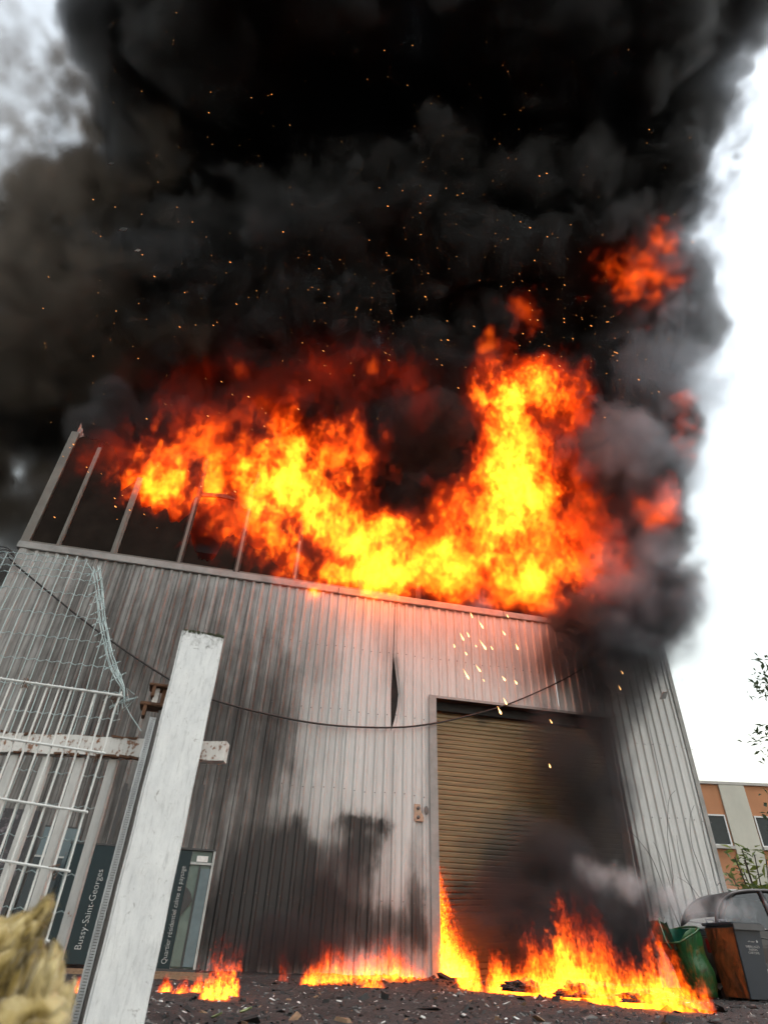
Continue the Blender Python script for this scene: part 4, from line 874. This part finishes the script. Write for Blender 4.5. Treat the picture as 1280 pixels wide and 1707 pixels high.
for x in (.75, 1.75):
    for y in (.45, 1.2):
        sx = MB().box((x - .1, y - .22, .6), (x + .06, y + .22, 1.2)).build('seat_back', M_SEAT, car, bevel=.05)
        MB().lathe([(.05, -.14), (.13, -.10), (.15, 0), (.13, .10), (.05, .14)], 12, Matrix.Translation((x - .02, y, 1.32)) @ Matrix.Rotation(RAD(90), 4, 'X')).build('headrest', M_SEAT, car, smooth=True)
for x in (.72, 3.15):
    for y in (.05, CW - .05): 
        w_ = MB().lathe([(.22, -.10), (.29, -.09), (.30, -.05), (.30, .05), (.29, .09), (.22, .10)], 24, Matrix.Translation((x, y, .30)) @ Matrix.Rotation(RAD(90), 4, 'X')).build('wheel', M_FRD, car, smooth=True)
        MB().lathe([(.20, -.11), (.21, -.1), (.21, .1), (.20, .11)], 20, Matrix.Translation((x, y, .30)) @ Matrix.Rotation(RAD(90), 4, 'X')).build('rim', M_FRL, w_)
for y in (.22, CW - .22): MB().box((-.01, y - .08, .68), (.05, y + .08, .9)).build('tail_light', plain('red_lens', (.25, .01, .01), .2), car, bevel=.01)
MB().tube([(.12, .05, .99), (1.3, -.003, .90), (2.6, .0, .88), (3.6, .05, .84)], .012, 6).build('side_moulding', M_FRD, car)

# ------------------------------------------------------------------ far building, tree, bush, bare stems
def render_mat(name, c):
    t = NT(name); p = t.pos(); a = t.noise(t.map(p, (1, 1, .5)), .8, 6, .65); b = t.noise(p, 40, 3, .6); return t.bsdf(t.mix(t.ramp(a, (.3, 0), (.75, 1)), tuple(x * .80 for x in c), c), .9, 0, t.bump(b, .3, .01), spec=.2)
M_ORG = render_mat('orange_render', (.50, .235, .125)); M_CRM = render_mat('cream_render', (.56, .54, .47)); M_COP = render_mat('pale_coping', (.50, .47, .44)); M_WFR = plain('white_window_frame', (.62, .62, .62), .4, var=.08)
bl = empty('office_block', (17.0, 35.0, 0), 'two storey orange and cream rendered block beyond the warehouse', 'building')
MB().box((-1.5, 0, 0), (15, 10, 8.60)).build('wall', M_ORG, bl); MB().box((-1.6, -.12, 8.601), (15.1, 10.1, 8.74)).build('roof_coping', M_COP, bl)
BAY = 3.62
for k in range(-1, 4):
    x = 1.95 + BAY * k; 
    if x > -1.4: MB().box((x, -.10, 0), (x + 1.38, -.004, 8.598)).build('pilaster', M_CRM, bl)
    x0, x1 = x + 1.46, x + BAY - .10
    x0 = max(x0, -1.4)
    for z0 in (5.60, 2.2):
        w_ = empty('window'); w_.parent = bl
        MB().box((x0, .02 - .05, z0), (x1, -.004, z0 + 1.48)).build('glass', M_GLD, w_)
        for a, b, c, d in ((x0, z0, x1, z0 + .07), (x0, z0 + 1.41, x1, z0 + 1.48), (x0, z0 + .071, x0 + .07, z0 + 1.409), (x1 - .07, z0 + .071, x1, z0 + 1.409), ((x0 + x1) / 2 - .05, z0 + .071, (x0 + x1) / 2 + .05, z0 + 1.409)): MB().box((a, -.075, b), (c, -.031, d)).build('frame', M_WFR, w_)
        MB().box((x0 - .04, -.20, z0 - .14), (x1 + .04, -.006, z0 - .002)).build('sill', M_COP, w_)
def leaf_mat(name, c1, c2):
    t = NT(name); r = t.noise(t.pos(), 3.5, 2); q = t.n('BsdfPrincipled'); col = t.mix(t.ramp(r, (.35, 0), (.65, 1)), c1, c2); t.set(q.inputs['Base Color'], col); q.inputs['Roughness'].default_value = .45
    tl = t.n('BsdfTranslucent'); t.set(tl.inputs[0], col); mx = t.n('MixShader'); mx.inputs[0].default_value = .35; t.t.links.new(q.outputs[0], mx.inputs[1]); t.t.links.new(tl.outputs[0], mx.inputs[2]); t.t.links.new(mx.outputs[0], t.out.inputs['Surface']); return t.m
M_BARK = plain('grey_bark', (.07, .055, .045), .9, var=.4, scale=12)
def leaves(m, c, n, r, size, rng, droop=.3):
    for _ in range(n):
        p = Vector(c) + Vector((rng.gauss(0, r), rng.gauss(0, r), rng.gauss(0, r * .8))); a = rng.uniform(0, 6.28); s = size * rng.uniform(.6, 1.3)
        M = Matrix.Translation(p) @ Matrix.Rotation(a, 4, 'Z') @ Matrix.Rotation(rng.gauss(-droop, .5), 4, 'Y') @ Matrix.Rotation(rng.gauss(0, .6), 4, 'X')
        m.add([M @ Vector(q) for q in ((0, 0, 0), (s * .5, s * .2, s * .05), (s, 0, -s * .08), (s * .5, -s * .2, s * .05))], [(0, 1, 2, 3)])
rt = random.Random(12)
tree = empty('garden_tree', (13.55, 18.0, 0), 'leafy tree at the right edge, only the tips of its branches showing', 'tree')
m = MB(); lv = MB(); m.tube([(0, 0, 0), (.05, .1, 2), (-.1, 0, 4), (.1, 0, 6), (.0, .1, 8)], [.2, .16, .13, .08, .03], 8)
for i in range(26):
    z = 2.0 + 6.0 * (i / 26); a = rt.uniform(0, 6.28) if i % 2 else math.pi + rt.gauss(0, .5); L = rt.uniform(1.0, 2.3) * (1.15 - .5 * i / 26)
    p = [Vector((0, 0, z))]
    for k in range(4): p.append(p[-1] + Vector((math.cos(a) * L / 4 + rt.gauss(0, .06), math.sin(a) * L / 4 + rt.gauss(0, .06), L / 4 * rt.uniform(.1, .5))))
    m.tube(p, [.05, .035, .025, .015, .006], 5)
    for q in p[2:]:
        leaves(lv, q, 12, .22, .22, rt); e_ = q + Vector((rt.gauss(0, .35), rt.gauss(0, .35), rt.gauss(.1, .25))); m.tube([q, e_], [.01, .004], 4); leaves(lv, e_, 12, .15, .22, rt)
m.build('trunk', M_BARK, tree); lv.build('crown', leaf_mat('tree_leaf', (.035, .060, .030), (.10, .12, .06)), tree, fix=False)
bush = empty('laurel_bush', (12.3, 22.0, 0), 'yellow green laurel bush between warehouse corner and car roof', 'bush')
m = MB(); lv = MB()
for i in range(9):
    t_ = Vector((rt.uniform(-.75, .5), rt.uniform(-.5, .5), rt.uniform(2.3, 3.75))); p = [Vector((rt.uniform(-.3, .3), 0, 0)), t_ * .5 + Vector((0, 0, .3)), t_]
    m.tube(smoothpath(p, 3), .018, 5); leaves(lv, t_, 9, .18, .34, rt, .1); leaves(lv, t_ * .75 + Vector((0, 0, .2)), 7, .22, .34, rt, .1)
m.build('stems', M_BARK, bush); lv.build('foliage', leaf_mat('laurel_leaf', (.06, .11, .03), (.26, .28, .05)), bush, fix=False)
shrub = empty('bare_shrub', W(5.4, 0, .5), 'bare thin stemmed shrub growing against the pale right end of the wall', 'shrub')
M_STEM = plain('dark_twig', (.03, .024, .022), .8)
for pts in ([(258, 205), (330, 270), (440, 410), (500, 540), (560, 700)], [(465, 315), (520, 430), (570, 570), (610, 690)], [(620, -50), (575, 20), (565, 250), (585, 420), (605, 560), (620, 710)], [(630, 270), (650, 420), (690, 560), (760, 710)], [(755, 55), (725, 150), (740, 340), (790, 480), (850, 660)], [(795, 80), (830, 300), (870, 450), (910, 620), (960, 665)], [(635, 565), (720, 620), (790, 710), (825, 780)]):
    w = [W(*wall(980 + a / 4.267, 1330 + b / 4.267, .25), .25) for a, b in pts]; foot = w[-1] + (W(6.0, 0.02, .45) - w[-1]) * Vector((.5, .5, 1)); foot.z = .02
    p = smoothpath(w + [foot], 5); MB().tube([q - shrub.location for q in p], [.004 + .006 * i / len(p) for i in range(len(p))], 5).build('stem', M_STEM, shrub)

# ------------------------------------------------------------------ burning heap, leaves, drips, sparks, flying scraps
def heap(name, s, off, r, h, seed, label):
    bm = bmesh.new(); bmesh.ops.create_icosphere(bm, subdivisions=5, radius=1)
    for v in bm.verts:
        p = v.co.copy(); f = 1 + .10 * mnoise.noise(p * 21) + .35 * mnoise.fractal(p * 2 + Vector((seed, 0, 0)), 1, 2, 4) + .12 * mnoise.noise(p * 9); v.co = Vector((p.x * r[0], p.y * r[1], max(-.1, p.z) * h)) * f
    me = bpy.data.meshes.new(name); bm.to_mesh(me); bm.free(); me.materials.append(M_COAL); o = bpy.data.objects.new(name, me); COL.objects.link(o); o.matrix_world = WM @ Matrix.Translation((s, -off, .08)); return tag(o, label, 'rubbish heap')
def heap_at(px, py): q = WM.inverted() @ at_z(px, py, .06); return q.x, -q.y
for i, (px, py, r, h, lab) in enumerate(((880, 1655, (.36, .25), .13, 'small charred rubbish heap burning at the middle of the shutter'), (985, 1664, (.45, .3), .16, 'largest charred rubbish heap, under the tallest ground flames'), (1085, 1674, (.4, .28), .12, 'charred rubbish heap burning in front of the green bin'))):
    hs_, ho_ = heap_at(px, py); heap('rubbish_heap', hs_, ho_, r, h, i + 1, lab)
def fuel_right(r):
    u = r.random() ** .8; x, y = fa.x + (fz.x - fa.x) * u, fa.y + (fz.y - fa.y) * u; return (x + r.gauss(0, .20), y + r.gauss(0, .20) - .1)
def fuel_left(r): q = WM @ Vector((r.uniform(-2.9, -.2), 0, 0)); t_ = r.gauss(0, .2); q2 = WM @ Vector(((WM.inverted() @ q).x, -.45 - .5 * abs((WM.inverted() @ q).x) * .9 + t_, 0)); return (q2.x, q2.y)
tag(chips('burning_debris', [(M_COAL, 9), (M_WOOD, 1)], 260, fuel_right, lambda r: .03 + .10 * r.random() ** 2, 16), 'blackened scraps burning across the foot of the shutter', 'debris')
tag(chips('wall_foot_debris', [(M_COAL, 9), (M_WOOD, 1)], 150, fuel_left, lambda r: .02 + .06 * r.random() ** 2, 17), 'blackened scraps burning along the wall left of the shutter', 'debris')
M_LEAF = plain('dry_leaf', (.30, .34, .16), .7)
for px, py, lab in ((410, 1688, 'pale curled leaf lying on the ash right of the post'), (362, 1697, 'small green leaf on the ash at the foot of the post'), (845, 1676, 'pale scrap of card on the ash before the flames')):
    c = at_z(px, py, .05); m = MB(); a = rg.uniform(-.6, .6); L = .05
    for i in range(7):
        u = i / 6; wv = .02 * math.sin(math.pi * min(1, u * 1.05)) + .003
        for v_ in (-1, 0, 1): m.v.append((L * (u - .5) * 2, wv * v_, .014 * abs(v_) + .014 * u * u))
    for i in range(6):
        for v_ in range(2): q = i * 3 + v_; m.f.append((q, q + 1, q + 4, q + 3))
    o = m.build('fallen_leaf', M_WHT if 'card' in lab else M_LEAF, smooth=True, fix=False); o.location = c; o.rotation_euler = (.3, -.2, a); tag(o, lab, 'leaf' if 'leaf' in lab else 'scrap')
def glow(name, c, k):
    t = NT(name); e = t.n('Emission'); e.inputs[0].default_value = (*c, 1); e.inputs[1].default_value = k; t.t.links.new(e.outputs[0], t.out.inputs['Surface']); return t.m
M_DROP = glow('molten_drip', (1, .50, .16), 4.0); M_SPARK = glow('spark', (1, .36, .09), 1.6)
drops = [(625, 115, .8), (695, 185, 1.3), (710, 330, 1.5), (558, 270, 1.2), (600, 252, .9), (500, 330, 1.0), (585, 385, 1.1), (655, 330, .7), (768, 345, .8), (675, 495, 1.2), (590, 540, 1.4), (855, 240, 1.1), (948, 340, 1.5), (855, 565, 1.5), (940, 590, 1.3), (865, 730, 1.3), (825, 795, 1.8), (1190, 870, .7), (1180, 1185, 1.0), (880, 118, .7), (710, 575, .5), (1695, 520, .9), (1678, 630, .9)]
dr = []
for i, (a, b, k) in enumerate(drops):
    px, py = 640 + a / 4.267, 1000 + b / 4.267; c = W(*wall(px, py, 1.0), 1.0); L = .048 * k * rg.uniform(.6, 1.5)
    o = MB().lathe([(.002, -L), (.011 * k, -L * .7), (.015 * k, -L * .3), (.009 * k, L * .3), (.004, L * 1.1), (.001, L * 1.8)], 7).build('burning_drip', M_DROP, smooth=True)
    o.location = c; o.rotation_euler = (0, RAD(-18 - 22 * rg.random()), TH)
    dr.append((o, px, py))
NUM = ['highest', 'second highest', 'third highest', 'fourth highest', 'fifth highest', 'sixth highest', 'seventh highest', 'eighth highest', 'ninth highest', 'tenth highest', 'eleventh highest', 'twelfth highest', 'thirteenth highest', 'fourteenth highest', 'fifteenth highest', 'fourth lowest', 'third lowest', 'second lowest', 'lowest']
for k, (o, px, py) in enumerate(sorted([d for i, d in enumerate(dr) if i not in (17, 18, 21, 22)], key=lambda d: d[2])): tag(o, NUM[k] + ' of the glowing molten drips clustered left above the shutter', 'drip', 'molten drips falling from the eaves')
for i, lab in ((17, 'lone glowing drip just below the lintel, middle of the shutter'), (18, 'lone glowing drip halfway up the shutter'), (21, 'upper of two glowing drips in the grey smoke right of the shutter'), (22, 'lower of two glowing drips in the grey smoke right of the shutter')): tag(dr[i][0], lab, 'drip', 'molten drips right of the cluster')
m = MB(); rs_ = random.Random(77)
for i in range(560):
    q = rs_.random()
    if q < .25: px, py = rs_.gauss(760, 170), rs_.gauss(420, 190)
    elif q < .42: px, py = rs_.gauss(380, 190), rs_.gauss(480, 140)
    elif q < .48: px, py = rs_.gauss(1000, 40), rs_.gauss(570, 60)
    else: px, py = rs_.uniform(60, 1150), rs_.uniform(20, 900)
    if py > 700 and px > 500: py -= 300
    Y = rs_.uniform(5.5, 8.5); c = at_y(px, py, Y); s = rs_.choice((.004, .005, .006, .007, .008, .010, .014)) * rs_.uniform(.8, 1.3) * Y / 7
    d = Vector((.8, .1, -.5)).normalized(); m.tube([c - d * s * 1.3, c, c + d * s * 1.3], [s * .15, s * .42, s * .15], 4)
sp = m.build('sparks', M_SPARK, fix=False); tag(sp, 'orange sparks drifting in the air before the smoke', 'sparks', kind='stuff')
for px, py, Y, s, lab in ((185, 272, 8, .09, 'small dark scrap flying at upper left against the pale smoke'), (205, 382, 8, .11, 'reddish scrap flying below the pale patch of smoke'), (229, 417, 8, .08, 'grey scrap flying left of the dark smoke'), (1106, 1160, 12, .14, 'grey scrap tumbling past the pale right end of the wall'), (1088, 1483, 12.5, .0, '')):
    if not s: continue
    o = MB().prism([(-s, -.2 * s), (.2 * s, -.5 * s), (s, .3 * s), (.1 * s, .5 * s)], -.01, .01).build('flying_scrap', M_ASHC if 'grey' in lab else M_COAL); o.location = at_y(px, py, Y); o.rotation_euler = (.4, -.5, .3); tag(o, lab, 'scrap')

for nm, lab, c_ in (('smoke', 'towering black smoke plume rising from the roof over the yard', 'smoke'), ('brown_smoke', 'thin brown grey smoke drifting at the upper left', 'smoke'), ('lit_flank_smoke', 'paler grey smoke billowing along the right flank of the plume', 'smoke'),
                    ('door_smoke', 'dark smoke rolling up the right half of the shutter', 'smoke'), ('pale_steam', 'pale steam blown left from the bins across the wall foot', 'steam'), ('window_flames_glow', 'great orange and yellow flames bursting from the window band', 'flames'),
                    ('smoke_glow_flames', 'red tongues of fire showing inside the smoke', 'flames'), ('ground_flames', 'flames burning across the ground in front of the shutter', 'flames'), ('wall_foot_flames', 'low flames along the wall foot left of the shutter', 'flames'),
                    ('ember_flames', 'small flames on the ground right of the white post', 'flames'), ('shutter_gap_flames', 'flames shooting from the torn gap at the shutter edge', 'flames')):
    tag(bpy.data.objects[nm], lab, c_)
